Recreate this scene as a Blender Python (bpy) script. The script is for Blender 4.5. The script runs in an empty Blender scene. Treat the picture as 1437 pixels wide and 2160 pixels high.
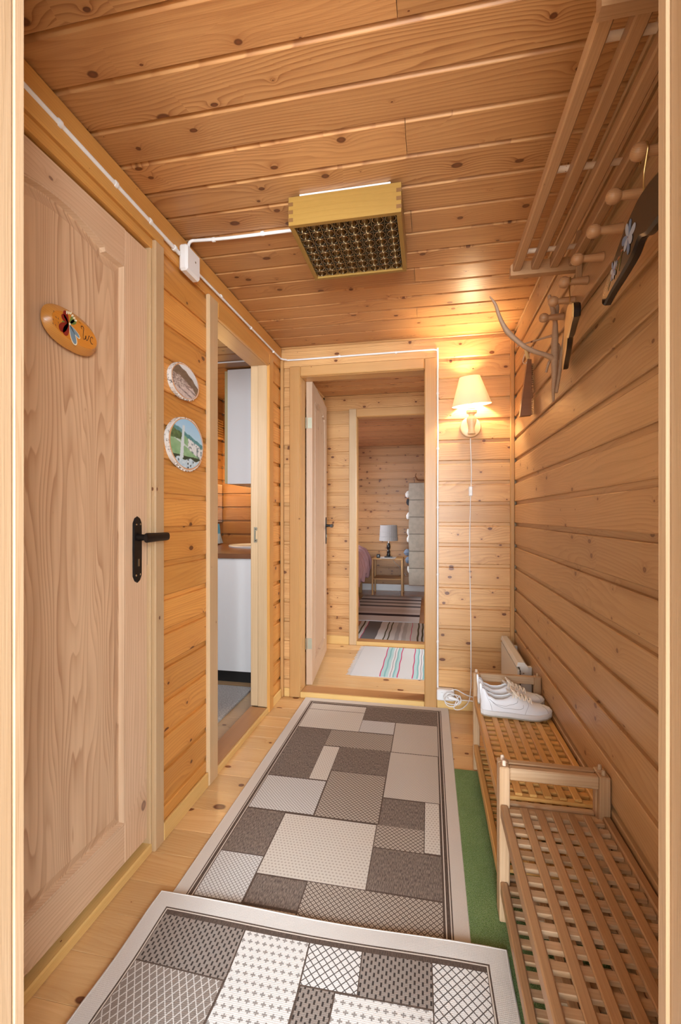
import bpy, bmesh, math, random
from mathutils import Matrix, Vector, Euler

random.seed(7)
PI = math.pi
C = bpy.context.scene.collection
sc = bpy.context.scene

# ------------------------------------------------------------------ camera
F_PX, W_PX, H_PX, HORIZON = 958.0, 1437.0, 2160.0, 1088.0
CAM_H = 1.15
YAW = math.atan(188.0 / F_PX)
cd = bpy.data.cameras.new('camera')
cd.sensor_fit = 'HORIZONTAL'
cd.sensor_width = 24.0
cd.lens = 24.0 * F_PX / W_PX
cd.shift_y = (HORIZON - H_PX / 2) / W_PX
cd.clip_start = 0.03
cam = bpy.data.objects.new('camera', cd)
cam.location = (0, 0, CAM_H)
cam.rotation_euler = (PI / 2, 0, YAW)
C.objects.link(cam)
sc.camera = cam

# ------------------------------------------------------------------ world, light, exposure
w = bpy.data.worlds.new('world')
sc.world = w
w.use_nodes = True
w.node_tree.nodes['Background'].inputs[0].default_value = (0.93, 0.97, 1.0, 1)
w.node_tree.nodes['Background'].inputs[1].default_value = 2.6

def area(name, loc, target, sx, sy, power, col=(1, 1, 1), spread=180):
    l = bpy.data.lights.new(name, 'AREA')
    l.shape = 'RECTANGLE'
    l.size, l.size_y = sx, sy
    l.energy = power
    l.color = col
    l.spread = math.radians(spread)
    o = bpy.data.objects.new(name, l)
    o.location = loc
    d = Vector(target) - Vector(loc)
    o.rotation_euler = d.to_track_quat('-Z', 'Y').to_euler()
    C.objects.link(o)
    return o

# daylight of the glazed entrance behind the camera, of the side window of the porch, and of the windows of the rooms beyond
area('entrance_daylight', (0.30, -3.3, 1.30), (-0.2, 1.3, 1.00), 1.4, 1.9, 120, (0.82, 0.92, 1.0))
area('porch_window_daylight', (1.36, -1.30, 1.50), (-0.8, 1.05, 0.95), 1.1, 1.3, 50, (0.82, 0.92, 1.0))
area('hall_window_daylight', (1.50, 3.42, 1.35), (-0.4, 3.42, 0.15), 0.9, 1.1, 14, (0.92, 0.96, 1.0), 125)
area('bedroom_window_daylight', (-2.5, 5.6, 1.45), (-0.6, 5.9, 0.1), 1.0, 1.1, 19, (0.93, 0.97, 1.0), 125)
area('bathroom_window_daylight', (-1.5, 1.66, 1.45), (-1.4, 3.4, 0.9), 0.6, 1.0, 3.6, (0.92, 0.94, 1.0))

sc.view_settings.view_transform = 'Standard'
sc.view_settings.look = 'None'
sc.view_settings.gamma = 1.0
sc.view_settings.use_curve_mapping = False
sc.view_settings.exposure = 1.5
sc.cycles.use_denoising = True
sc.cycles.max_bounces = 7
sc.cycles.adaptive_threshold = 0.05
sc.cycles.diffuse_bounces = 4
sc.cycles.sample_clamp_indirect = 6.0

# ------------------------------------------------------------------ node helpers
class NT:
    def __init__(s, name):
        s.m = bpy.data.materials.new(name)
        s.m.use_nodes = True
        s.t = s.m.node_tree
        s.b = s.t.nodes['Principled BSDF']
    def n(s, typ, **k):
        nd = s.t.nodes.new(typ)
        for a, v in k.items():
            setattr(nd, a, v)
        return nd
    def put(s, sock, v):
        if v is None:
            return
        if isinstance(v, bpy.types.NodeSocket):
            s.t.links.new(v, sock)
        else:
            if isinstance(v, (tuple, list)) and len(v) == 3 and sock.type == 'RGBA':
                v = (*v, 1)
            sock.default_value = v
    def M(s, op, a, b=None, c=None, clamp=False):
        nd = s.n('ShaderNodeMath', operation=op, use_clamp=clamp)
        for i, v in enumerate((a, b, c)):
            s.put(nd.inputs[i], v)
        return nd.outputs[0]
    def xyz(s, v):
        nd = s.n('ShaderNodeSeparateXYZ')
        s.put(nd.inputs[0], v)
        return nd.outputs
    def vec(s, x, y, z=0.0):
        nd = s.n('ShaderNodeCombineXYZ')
        for i, v in enumerate((x, y, z)):
            s.put(nd.inputs[i], v)
        return nd.outputs[0]
    def noise(s, v, scale=1.0, detail=2.0, rough=0.5, dims='2D', dist=0.0):
        nd = s.n('ShaderNodeTexNoise', noise_dimensions=dims)
        s.put(nd.inputs['Vector'], v)
        nd.inputs['Scale'].default_value = scale
        nd.inputs['Detail'].default_value = detail
        nd.inputs['Roughness'].default_value = rough
        nd.inputs['Distortion'].default_value = dist
        return nd.outputs[0]
    def mix(s, f, a, b, mode='MIX'):
        nd = s.n('ShaderNodeMix', data_type='RGBA', blend_type=mode)
        s.put(nd.inputs[0], f)
        s.put(nd.inputs[6], a)
        s.put(nd.inputs[7], b)
        return nd.outputs[2]
    def mr(s, v, a, b, c=0.0, d=1.0, smooth=True):
        nd = s.n('ShaderNodeMapRange', interpolation_type='SMOOTHSTEP' if smooth else 'LINEAR')
        for i, x in enumerate((v, a, b, c, d)):
            s.put(nd.inputs[i], x)
        return nd.outputs[0]
    def bump(s, h, strength=0.3, dist=0.002):
        nd = s.n('ShaderNodeBump')
        nd.inputs['Strength'].default_value = strength
        nd.inputs['Distance'].default_value = dist
        s.put(nd.inputs['Height'], h)
        s.put(s.b.inputs['Normal'], nd.outputs[0])
    def coord(s):
        return s.n('ShaderNodeTexCoord').outputs['Object']
    def fin(s, col=None, rough=0.5, spec=0.5, metal=0.0):
        s.put(s.b.inputs['Base Color'], col)
        s.put(s.b.inputs['Roughness'], rough)
        s.b.inputs['Specular IOR Level'].default_value = spec
        s.b.inputs['Metallic'].default_value = metal
        return s.m

def srgb(r, g, b):
    f = lambda c: c / 12.92 if c <= 0.04045 else ((c + 0.055) / 1.055) ** 2.4
    return (f(r / 255), f(g / 255), f(b / 255))

def plain(name, col, rough=0.5, spec=0.5, metal=0.0, noise=0.0, nscale=60):
    t = NT(name)
    c = col
    if noise:
        n = t.noise(t.coord(), nscale, 3, dims='3D')
        c = t.mix(t.mr(n, 0.3, 0.7), tuple(x * (1 - noise) for x in col), tuple(min(1, x * (1 + noise)) for x in col))
    return t.fin(c, rough, spec, metal)

def pine(name, light, dark, knot=(0.11, 0.032, 0.010), th=0.45, ku=4.6, kv=11.5, ks=0.020,
         rf=75.0, na=12.0, ring=0.5, fine=0.3, var=0.16, alt=None, rough=0.38, spec=0.45, bump=0.18, fv=350, nu=0.9, nv=5.0):
    """Sawn softwood: growth rings that bend round knots, fibre streaks, every board its own tone."""
    t = NT(name)
    o = t.xyz(t.coord())
    rnd = t.n('ShaderNodeObjectInfo').outputs['Random']
    r2 = t.M('FRACT', t.M('MULTIPLY', rnd, 57.31))
    r3 = t.M('FRACT', t.M('MULTIPLY', rnd, 193.7))
    u = t.M('ADD', o[0], t.M('MULTIPLY', rnd, 91.7))
    v = t.M('ADD', t.M('MULTIPLY_ADD', o[2], 0.8, o[1]), t.M('MULTIPLY', r2, 13.1))
    kx, ky = t.M('MULTIPLY', u, ku), t.M('MULTIPLY', v, kv)
    vo = t.n('ShaderNodeTexVoronoi', voronoi_dimensions='2D', feature='F1')
    t.put(vo.inputs['Vector'], t.vec(kx, ky))
    vo.inputs['Scale'].default_value = 1.0
    p = t.xyz(vo.outputs['Position'])
    cr = t.xyz(vo.outputs['Color'])
    dx = t.M('DIVIDE', t.M('SUBTRACT', kx, p[0]), ku)
    dy = t.M('DIVIDE', t.M('SUBTRACT', ky, p[1]), kv)
    fb = t.noise(t.vec(t.M('MULTIPLY', u, 7.0), t.M('MULTIPLY', v, fv)), 1.0, 1)
    n1 = t.noise(t.vec(t.M('MULTIPLY', u, nu), t.M('MULTIPLY', v, nv)), 1.0, 1.0)
    n2 = t.noise(t.vec(t.M('MULTIPLY', u, 2.2), t.M('MULTIPLY', v, 42.0)), 1.0, 1.5)
    r = t.M('SQRT', t.M('ADD', t.M('MULTIPLY', t.M('MULTIPLY', dx, dx), t.M('MULTIPLY_ADD', cr[1], 0.5, 0.25)), t.M('MULTIPLY', dy, dy)))
    r = t.M('ADD', r, t.M('MULTIPLY', t.M('SUBTRACT', n2, 0.5), 0.006))
    size = t.M('ADD', t.M('MULTIPLY', t.M('MAXIMUM', t.M('SUBTRACT', cr[0], th), 0.0), ks), 0.0002)
    kmask = t.mr(r, t.M('MULTIPLY', size, 0.7), t.M('MULTIPLY', size, 1.1), 1.0, 0.0)
    kcore = t.mr(r, 0.0, t.M('MULTIPLY', size, 0.8), 1.0, 0.0)
    q = t.M('DIVIDE', r, t.M('MULTIPLY', size, 2.0))
    halo = t.M('DIVIDE', 1.0, t.M('MULTIPLY_ADD', q, q, 1.0))
    ph = t.M('ADD', t.M('MULTIPLY_ADD', v, rf, t.M('MULTIPLY', n1, na)),
             t.M('MULTIPLY_ADD', n2, 0.7, t.M('MULTIPLY', halo, 2.4)))
    fr = t.M('FRACT', ph)
    late = t.M('MULTIPLY', t.M('POWER', fr, 2.2), t.mr(fr, 0.90, 1.0, 1.0, 0.0))
    amp = t.mr(n1, 0.3, 0.7, 1.0, 0.45)
    f = t.M('MULTIPLY_ADD', t.M('MULTIPLY', late, ring), amp, t.M('MULTIPLY', t.M('SUBTRACT', fb, 0.42), fine), clamp=True)
    f = t.M('MULTIPLY_ADD', halo, 0.35, f, clamp=True)
    alt = alt or tuple(a * 0.6 + b * 0.4 for a, b in zip(light, dark))
    base = t.mix(t.M('ADD', t.M('MULTIPLY', r3, 0.6), t.mr(n2, 0.35, 0.75, 0.0, 0.4), clamp=True), light, alt)
    col = t.mix(f, base, dark)
    col = t.mix(t.M('MULTIPLY', kmask, 0.95), col, t.mix(t.M('MULTIPLY', kcore, 0.35), knot, tuple(x * 2.4 for x in knot)))
    val = t.M('MULTIPLY_ADD', rnd, var, 1.0 - var / 2)
    hsv = t.n('ShaderNodeHueSaturation')
    t.put(hsv.inputs['Value'], val)
    t.put(hsv.inputs['Color'], col)
    if bump:
        t.bump(fb, bump, 0.0012)
    return t.fin(hsv.outputs[0], rough, spec)

M = {}
M['wall'] = pine('pine_wall', (0.68, 0.395, 0.165), (0.36, 0.15, 0.040), ku=6.5, kv=13, th=0.42, ks=0.018, ring=0.62, var=0.24)
M['wall_orange'] = pine('pine_wall_orange', (0.73, 0.345, 0.085), (0.43, 0.14, 0.022), ku=5.6, th=0.42, ks=0.018, ring=0.6, var=0.22)
M['wall_right'] = pine('pine_wall_right', (0.58, 0.36, 0.18), (0.33, 0.165, 0.065), ku=5.6, th=0.56, ks=0.019, ring=0.6, var=0.2, knot=(0.16, 0.06, 0.022))
M['ceil'] = pine('pine_ceiling', (0.60, 0.32, 0.13), (0.28, 0.10, 0.03), ku=5.0, th=0.42, ks=0.021, ring=0.95, kv=11.5, var=0.22)
M['floor'] = pine('pine_floor', (0.74, 0.485, 0.235), (0.54, 0.27, 0.085), ku=3.2, kv=9, th=0.38, ks=0.032, ring=0.48, var=0.24, rough=0.27, spec=0.5, knot=(0.13, 0.035, 0.012))
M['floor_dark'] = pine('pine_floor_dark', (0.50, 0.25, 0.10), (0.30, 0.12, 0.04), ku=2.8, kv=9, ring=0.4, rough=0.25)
M['trim'] = pine('pine_trim', (0.55, 0.305, 0.115), (0.40, 0.19, 0.055), ku=2.2, kv=10, th=0.72, ring=0.4, na=6, rf=110, var=0.12)
M['trim_pale'] = pine('pine_trim_pale', (0.58, 0.405, 0.235), (0.43, 0.265, 0.125), ku=2.2, kv=10, th=0.74, ks=0.03, ring=0.4, na=5, rf=95, var=0.1)
M['jamb_front'] = pine('pine_jamb_front', (0.50, 0.345, 0.215), (0.37, 0.235, 0.125), ku=2.0, kv=9, th=0.7, ks=0.03, ring=0.45, na=6, rf=70, var=0.08)
M['trim_orange'] = pine('pine_trim_orange', (0.66, 0.34, 0.095), (0.42, 0.165, 0.03), ku=2.4, kv=10, th=0.72, ring=0.45, na=4, rf=150, var=0.1)
M['yellow'] = pine('pine_yellow', (0.72, 0.475, 0.185), (0.55, 0.32, 0.09), ku=1.8, kv=10, th=0.85, ring=0.35, na=4, rf=120, var=0.08)
M['thresh'] = pine('pine_threshold', (0.44, 0.22, 0.085), (0.30, 0.13, 0.04), ku=2, kv=10, th=0.8, ring=0.4, na=4, rf=130)
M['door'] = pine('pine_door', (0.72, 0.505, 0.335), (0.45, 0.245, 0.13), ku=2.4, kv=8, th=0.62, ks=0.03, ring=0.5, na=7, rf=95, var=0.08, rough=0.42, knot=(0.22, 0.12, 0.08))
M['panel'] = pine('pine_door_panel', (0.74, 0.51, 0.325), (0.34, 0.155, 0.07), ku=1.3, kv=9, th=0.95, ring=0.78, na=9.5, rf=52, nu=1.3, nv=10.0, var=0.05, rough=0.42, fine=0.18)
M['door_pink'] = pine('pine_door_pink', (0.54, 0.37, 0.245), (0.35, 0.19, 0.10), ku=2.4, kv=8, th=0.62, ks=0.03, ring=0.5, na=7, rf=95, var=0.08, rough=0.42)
M['rack'] = pine('pine_rack', (0.46, 0.265, 0.135), (0.27, 0.125, 0.052), ku=2.2, kv=10, th=0.8, ring=0.5, na=4, rf=150, var=0.14)
M['peg'] = pine('pine_peg', (0.52, 0.30, 0.155), (0.27, 0.115, 0.05), ku=2, kv=8, th=0.95, ring=0.7, na=3, rf=260, var=0.1)
M['dowel'] = pine('birch_dowel', (0.72, 0.58, 0.46), (0.60, 0.45, 0.33), ku=2, kv=8, th=0.95, ring=0.15, var=0.05)
M['bench'] = pine('acacia_bench', (0.58, 0.41, 0.26), (0.33, 0.185, 0.09), ku=1.8, kv=7, th=0.72, ks=0.035, ring=0.5, na=5, rf=130, var=0.3, alt=(0.44, 0.265, 0.135))
M['bench_dark'] = pine('acacia_bench_dark', (0.47, 0.28, 0.145), (0.26, 0.12, 0.048), ku=1.8, kv=7, th=0.72, ks=0.035, ring=0.5, na=5, rf=130, var=0.28, alt=(0.37, 0.20, 0.092))
M['bench_gold'] = pine('acacia_bench_gold', (0.70, 0.40, 0.13), (0.48, 0.225, 0.055), ku=1.8, kv=7, th=0.8, ring=0.45, na=5, rf=130, var=0.2, alt=(0.62, 0.33, 0.10))
M['lamp_wood'] = pine('pine_lamp_wood', (0.33, 0.188, 0.043), (0.245, 0.125, 0.024), ku=1.5, kv=8, th=0.9, ring=0.4, na=6, rf=70, var=0.06)
M['lamp_wood_end'] = plain('pine_lamp_endgrain', (0.17, 0.075, 0.018), 0.5)
M['turned'] = pine('turned_pine', (0.80, 0.60, 0.37), (0.66, 0.45, 0.23), ku=1.5, kv=8, th=0.95, ring=0.3, na=3, rf=120, var=0.04, rough=0.3)
M['sign'] = pine('sign_wood', (0.62, 0.235, 0.032), (0.42, 0.13, 0.015), ku=1.5, kv=8, th=0.9, ring=0.4, na=4, rf=160, var=0.04, rough=0.2)
M['sign_edge'] = pine('sign_edge_wood', (0.64, 0.29, 0.065), (0.42, 0.15, 0.028), ku=1.5, kv=8, th=0.9, ring=0.6, na=4, rf=200, var=0.04, rough=0.25)
M['darkwood'] = pine('brush_wood', (0.24, 0.095, 0.035), (0.13, 0.045, 0.016), ku=2, kv=9, th=0.95, ring=0.5, na=3, rf=180, var=0.1)
M['branch'] = pine('bare_branch', (0.44, 0.29, 0.19), (0.30, 0.18, 0.11), ku=6, kv=20, th=0.8, ring=0.25, rf=120, na=4, var=0.05, rough=0.55)
M['hanger_wood'] = pine('hanger_wood', (0.74, 0.50, 0.21), (0.60, 0.36, 0.13), ku=2, kv=9, th=0.95, ring=0.3, na=3, rf=150, var=0.05)
M['counter'] = pine('counter_wood', (0.26, 0.115, 0.055), (0.15, 0.06, 0.028), ku=2, kv=9, th=0.95, ring=0.4, na=3, rf=90, rough=0.3)
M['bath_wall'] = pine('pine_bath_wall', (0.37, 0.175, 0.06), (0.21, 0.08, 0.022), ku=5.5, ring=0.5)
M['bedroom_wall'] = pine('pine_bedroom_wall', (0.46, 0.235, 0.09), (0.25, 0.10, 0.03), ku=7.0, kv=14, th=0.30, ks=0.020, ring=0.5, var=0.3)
M['bath_floor'] = pine('pine_bath_floor', (0.60, 0.42, 0.24), (0.42, 0.25, 0.12), ku=2.6, kv=9, ring=0.4, rough=0.35)
M['white'] = plain('white_paint', (0.80, 0.81, 0.82), 0.4)
M['cable'] = plain('white_plastic', (0.80, 0.79, 0.79), 0.35)
M['radiator'] = plain('radiator_enamel', (0.74, 0.73, 0.68), 0.35)
M['black'] = plain('black_lacquer', (0.010, 0.008, 0.009), 0.22, 0.6)
M['iron'] = plain('black_iron', (0.010, 0.007, 0.007), 0.36, 0.25, noise=0.3)
M['blackmatte'] = plain('black_matt', (0.012, 0.012, 0.013), 0.6)
M['slot'] = plain('gap_shade', (0.03, 0.028, 0.025), 0.7)  # near-black colour in place of the shade inside the heater gap
M['chrome'] = plain('chrome', (0.75, 0.75, 0.73), 0.18, 0.5, 1.0)
M['steel'] = plain('brushed_steel', (0.32, 0.295, 0.22), 0.45, 0.5, 1.0)
M['reflector'] = plain('mirror_reflector', (0.50, 0.46, 0.36), 0.14, 0.5, 1.0)
M['reflector_grid'] = plain('reflector_grid', (0.50, 0.43, 0.27), 0.25, 0.5, 1.0)
M['brass'] = plain('brass', (0.60, 0.46, 0.22), 0.3, 0.5, 1.0)
M['ceramic'] = plain('white_ceramic', (0.85, 0.86, 0.88), 0.12, 0.6)
M['mirror'] = plain('mirror_glass', (0.88, 0.90, 0.90), 0.02, 0.5, 1.0)
M['cream_edge'] = plain('cream_edge_band', (0.52, 0.45, 0.24), 0.5)
M['shoe'] = plain('white_leather', (0.78, 0.81, 0.87), 0.42, 0.4)
M['shoe_inner'] = plain('shoe_lining', (0.72, 0.70, 0.70), 0.8)
M['sole'] = plain('white_rubber', (0.74, 0.75, 0.76), 0.55)
M['outsole'] = plain('worn_rubber', (0.42, 0.38, 0.31), 0.7)
M['lace'] = plain('cream_lace', (0.84, 0.76, 0.66), 0.8)
M['stitch'] = plain('grey_stitching', (0.36, 0.36, 0.38), 0.7)
M['organizer'] = plain('beige_canvas', (0.46, 0.43, 0.37), 0.85, noise=0.08, nscale=20)
M['organizer_seam'] = plain('grey_seam', (0.20, 0.185, 0.16), 0.9)
M['organizer_edge'] = plain('brown_piping', (0.20, 0.13, 0.09), 0.8)
M['clothes_white'] = plain('white_cloth', (0.70, 0.68, 0.66), 0.9)
M['clothes_dark'] = plain('dark_cloth', (0.03, 0.03, 0.035), 0.9)
M['clothes_blue'] = plain('grey_blue_cloth', (0.16, 0.20, 0.28), 0.9)
M['bedspread'] = plain('pink_bedspread', (0.68, 0.48, 0.60), 0.9, 0.2, noise=0.06, nscale=14)
M['bedsheet'] = plain('mauve_sheet', (0.74, 0.46, 0.68), 0.9, 0.2)
M['towel_blue'] = plain('blue_towel', (0.10, 0.35, 0.62), 0.9)
M['towel_pale'] = plain('pale_blue_towel', (0.50, 0.66, 0.82), 0.9)
M['bark'] = None

def bark_mat():
    t = NT('birch_bark')
    n = t.noise(t.coord(), 130, 3, dims='3D')
    n2 = t.noise(t.coord(), 45, 2, dims='3D')
    c = t.mix(t.mr(n, 0.5, 0.62), (0.74, 0.70, 0.66), (0.13, 0.10, 0.09))
    c = t.mix(t.mr(n2, 0.45, 0.6), (0.76, 0.73, 0.70), c)
    t.bump(n, 0.6, 0.002)
    return t.fin(c, 0.8)
M['bark'] = bark_mat()
M['slice_rim'] = plain('slice_wood', (0.66, 0.36, 0.19), 0.6)

def attr_mat(name, rough=0.5):
    t = NT(name)
    a = t.n('ShaderNodeAttribute', attribute_name='Col')
    return t.fin(a.outputs['Color'], rough)
M['print'] = attr_mat('photo_print', 0.35)

def shade_mat(name, col, trans):
    t = NT(name)
    n = t.noise(t.coord(), 220, 1, dims='3D')
    t.bump(n, 0.15, 0.001)
    t.fin(col, 0.8, 0.2)
    tr = t.n('ShaderNodeBsdfTranslucent')
    tr.inputs[0].default_value = (*col, 1)
    mx = t.n('ShaderNodeMixShader')
    mx.inputs[0].default_value = trans
    out = t.t.nodes['Material Output']
    t.t.links.new(t.b.outputs[0], mx.inputs[1])
    t.t.links.new(tr.outputs[0], mx.inputs[2])
    t.t.links.new(mx.outputs[0], out.inputs[0])
    return t.m
M['shade'] = shade_mat('cream_lampshade', (0.84, 0.76, 0.60), 0.20)
M['shade_grey'] = shade_mat('grey_pleated_shade', (0.46, 0.44, 0.44), 0.2)

def emit_mat(name, col, s):
    t = NT(name)
    t.b.inputs['Emission Color'].default_value = (*col, 1)
    t.b.inputs['Emission Strength'].default_value = s
    return t.fin((0.8, 0.8, 0.8), 0.5)
M['bulb'] = emit_mat('glowing_bulb', (1.0, 0.84, 0.62), 9)
M['bath_bulb'] = emit_mat('bath_bulb', (1.0, 0.66, 0.26), 14)

# ---- woven carpet patterns, in metres on the rug
def weave(name, kind, lightc, darkc, p=0.016):
    t = NT(name)
    o = t.xyz(t.coord())
    x, y = o[0], o[1]
    fx = lambda q, s: t.M('FRACT', t.M('MULTIPLY', q, s))
    tri = lambda q: t.M('ABSOLUTE', t.M('SUBTRACT', q, 0.5))          # 0 mid, .5 at cell edge
    cell = t.M('MULTIPLY', tri(fx(x, 1 / 0.0042)), tri(fx(y, 1 / 0.0042)))
    nz = t.noise(t.vec(t.M('MULTIPLY', x, 420), t.M('MULTIPLY', y, 420)), 1.0, 1)
    if kind == 'diamond':
        a, b = tri(fx(t.M('ADD', x, y), 1 / p)), tri(fx(t.M('SUBTRACT', x, y), 1 / p))
        f = t.mr(t.M('MAXIMUM', a, b), 0.39, 0.45)
    elif kind == 'dotdiamond':
        a, b = tri(fx(t.M('ADD', x, y), 1 / p)), tri(fx(t.M('SUBTRACT', x, y), 1 / p))
        f = t.M('MAXIMUM', t.mr(t.M('MAXIMUM', a, b), 0.33, 0.39), t.mr(t.M('MAXIMUM', a, b), 0.10, 0.14, 1.0, 0.0))
    elif kind == 'fleur':
        row = t.M('FLOOR', t.M('MULTIPLY', y, 1 / p))
        xs = t.M('ADD', t.M('MULTIPLY', x, 1 / p), t.M('MULTIPLY', row, 0.5))
        a = t.M('ABSOLUTE', t.M('SUBTRACT', t.M('FRACT', xs), 0.5))
        b = t.M('ABSOLUTE', t.M('SUBTRACT', fx(y, 1 / p), 0.5))
        bar = t.M('MULTIPLY', t.mr(a, 0.28, 0.34, 1.0, 0.0), t.mr(b, 0.08, 0.13, 1.0, 0.0))
        stem = t.M('MULTIPLY', t.mr(a, 0.07, 0.12, 1.0, 0.0), t.mr(b, 0.26, 0.32, 1.0, 0.0))
        f = t.M('MULTIPLY', t.M('MAXIMUM', bar, stem), 0.8)
    elif kind == 'dash':
        row = t.M('FLOOR', t.M('MULTIPLY', x, 1 / (p * 0.55)))
        ys = t.M('ADD', t.M('MULTIPLY', y, 1 / (p * 1.1)), t.M('MULTIPLY', row, 0.5))
        a = t.M('ABSOLUTE', t.M('SUBTRACT', t.M('FRACT', ys), 0.5))
        b = t.M('ABSOLUTE', t.M('SUBTRACT', fx(x, 1 / (p * 0.55)), 0.5))
        f = t.M('MULTIPLY', t.mr(a, 0.24, 0.3, 1.0, 0.0), t.mr(b, 0.2, 0.28, 1.0, 0.0))
    elif kind == 'lattice':
        a, b = tri(fx(t.M('ADD', t.M('MULTIPLY', x, 1.5), y), 1 / p)), tri(fx(t.M('SUBTRACT', t.M('MULTIPLY', x, 1.5), y), 1 / p))
        f = t.mr(t.M('MAXIMUM', a, b), 0.40, 0.45, 1.0, 0.0)
    elif kind == 'dark':
        st = t.noise(t.vec(t.M('MULTIPLY', x, 500), t.M('MULTIPLY', y, 70)), 1.0, 2)
        f = t.mr(st, 0.38, 0.62, 0.25, 1.0)
    else:                                                              # plain
        f = t.M('MULTIPLY', nz, 0.25)
    f = t.M('ADD', f, t.M('MULTIPLY', t.M('SUBTRACT', nz, 0.5), 0.35), clamp=True)
    col = t.mix(f, lightc, darkc)
    t.bump(t.M('ADD', cell, t.M('MULTIPLY', nz, 0.12)), 0.55, 0.0025)
    return t.fin(col, 0.9, 0.15)

CREAM, SAND, BROWN, DK = (0.64, 0.595, 0.535), (0.54, 0.47, 0.40), (0.15, 0.115, 0.095), (0.085, 0.062, 0.050)
GREYW = (0.66, 0.645, 0.63)
RUG = [
    weave('rug_border', 'plain', (0.66, 0.605, 0.55), (0.46, 0.415, 0.37)),         # 0
    weave('rug_cream', 'fleur', CREAM, (0.36, 0.31, 0.265), 0.012),                # 1
    weave('rug_dark', 'dark', (0.31, 0.25, 0.21), (0.125, 0.097, 0.083)),                             # 2
    weave('rug_brown_diamond', 'dotdiamond', SAND, BROWN, 0.017),                  # 3
    weave('rug_grey_diamond', 'diamond', GREYW, (0.20, 0.175, 0.16), 0.014),       # 4
    weave('rug_sand', 'diamond', (0.58, 0.525, 0.465), (0.33, 0.285, 0.25), 0.012),  # 5
    plain('rug_line_cream', (0.62, 0.55, 0.48), 0.9),                              # 6
    weave('rug_line_dark', 'dark', (0.14, 0.10, 0.08), DK),                        # 7
    weave('rug_dash', 'dash', (0.30, 0.255, 0.225), (0.05, 0.04, 0.035), 0.018),   # 8
    weave('rug_lattice', 'lattice', (0.60, 0.57, 0.54), (0.25, 0.205, 0.175), 0.030),  # 9
    weave('rug_white_fleur', 'fleur', (0.72, 0.70, 0.675), (0.20, 0.175, 0.16), 0.020),  # 10
    weave('rug_white_diamond', 'diamond', (0.74, 0.725, 0.71), (0.10, 0.085, 0.078), 0.022),  # 11
    weave('rug_border_pale', 'plain', (0.66, 0.63, 0.60), (0.46, 0.43, 0.40)),     # 12
]

def turf_mat():
    t = NT('green_turf')
    n = t.noise(t.coord(), 420, 3, dims='3D')
    n2 = t.noise(t.coord(), 9, 2, dims='3D')
    n3 = t.noise(t.coord(), 700, 0, dims='3D')
    c = t.mix(t.mr(n, 0.35, 0.65), (0.12, 0.215, 0.065), (0.29, 0.42, 0.17))
    c = t.mix(t.mr(n2, 0.4, 0.65, 0.0, 0.35), c, (0.14, 0.235, 0.075))
    c = t.mix(t.mr(n3, 0.66, 0.74, 0.0, 0.6), c, (0.55, 0.62, 0.50))
    t.bump(n, 0.9, 0.006)
    return t.fin(c, 0.85, 0.2)
M['turf'] = turf_mat()

def shag_mat(name, a, b, sc_=180):
    t = NT(name)
    n = t.noise(t.coord(), sc_, 3, dims='3D')
    t.bump(n, 0.9, 0.006)
    return t.fin(t.mix(t.mr(n, 0.35, 0.65), a, b), 0.95, 0.1)
M['bath_rug'] = shag_mat('grey_bath_rug', (0.36, 0.35, 0.34), (0.60, 0.59, 0.57))

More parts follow.
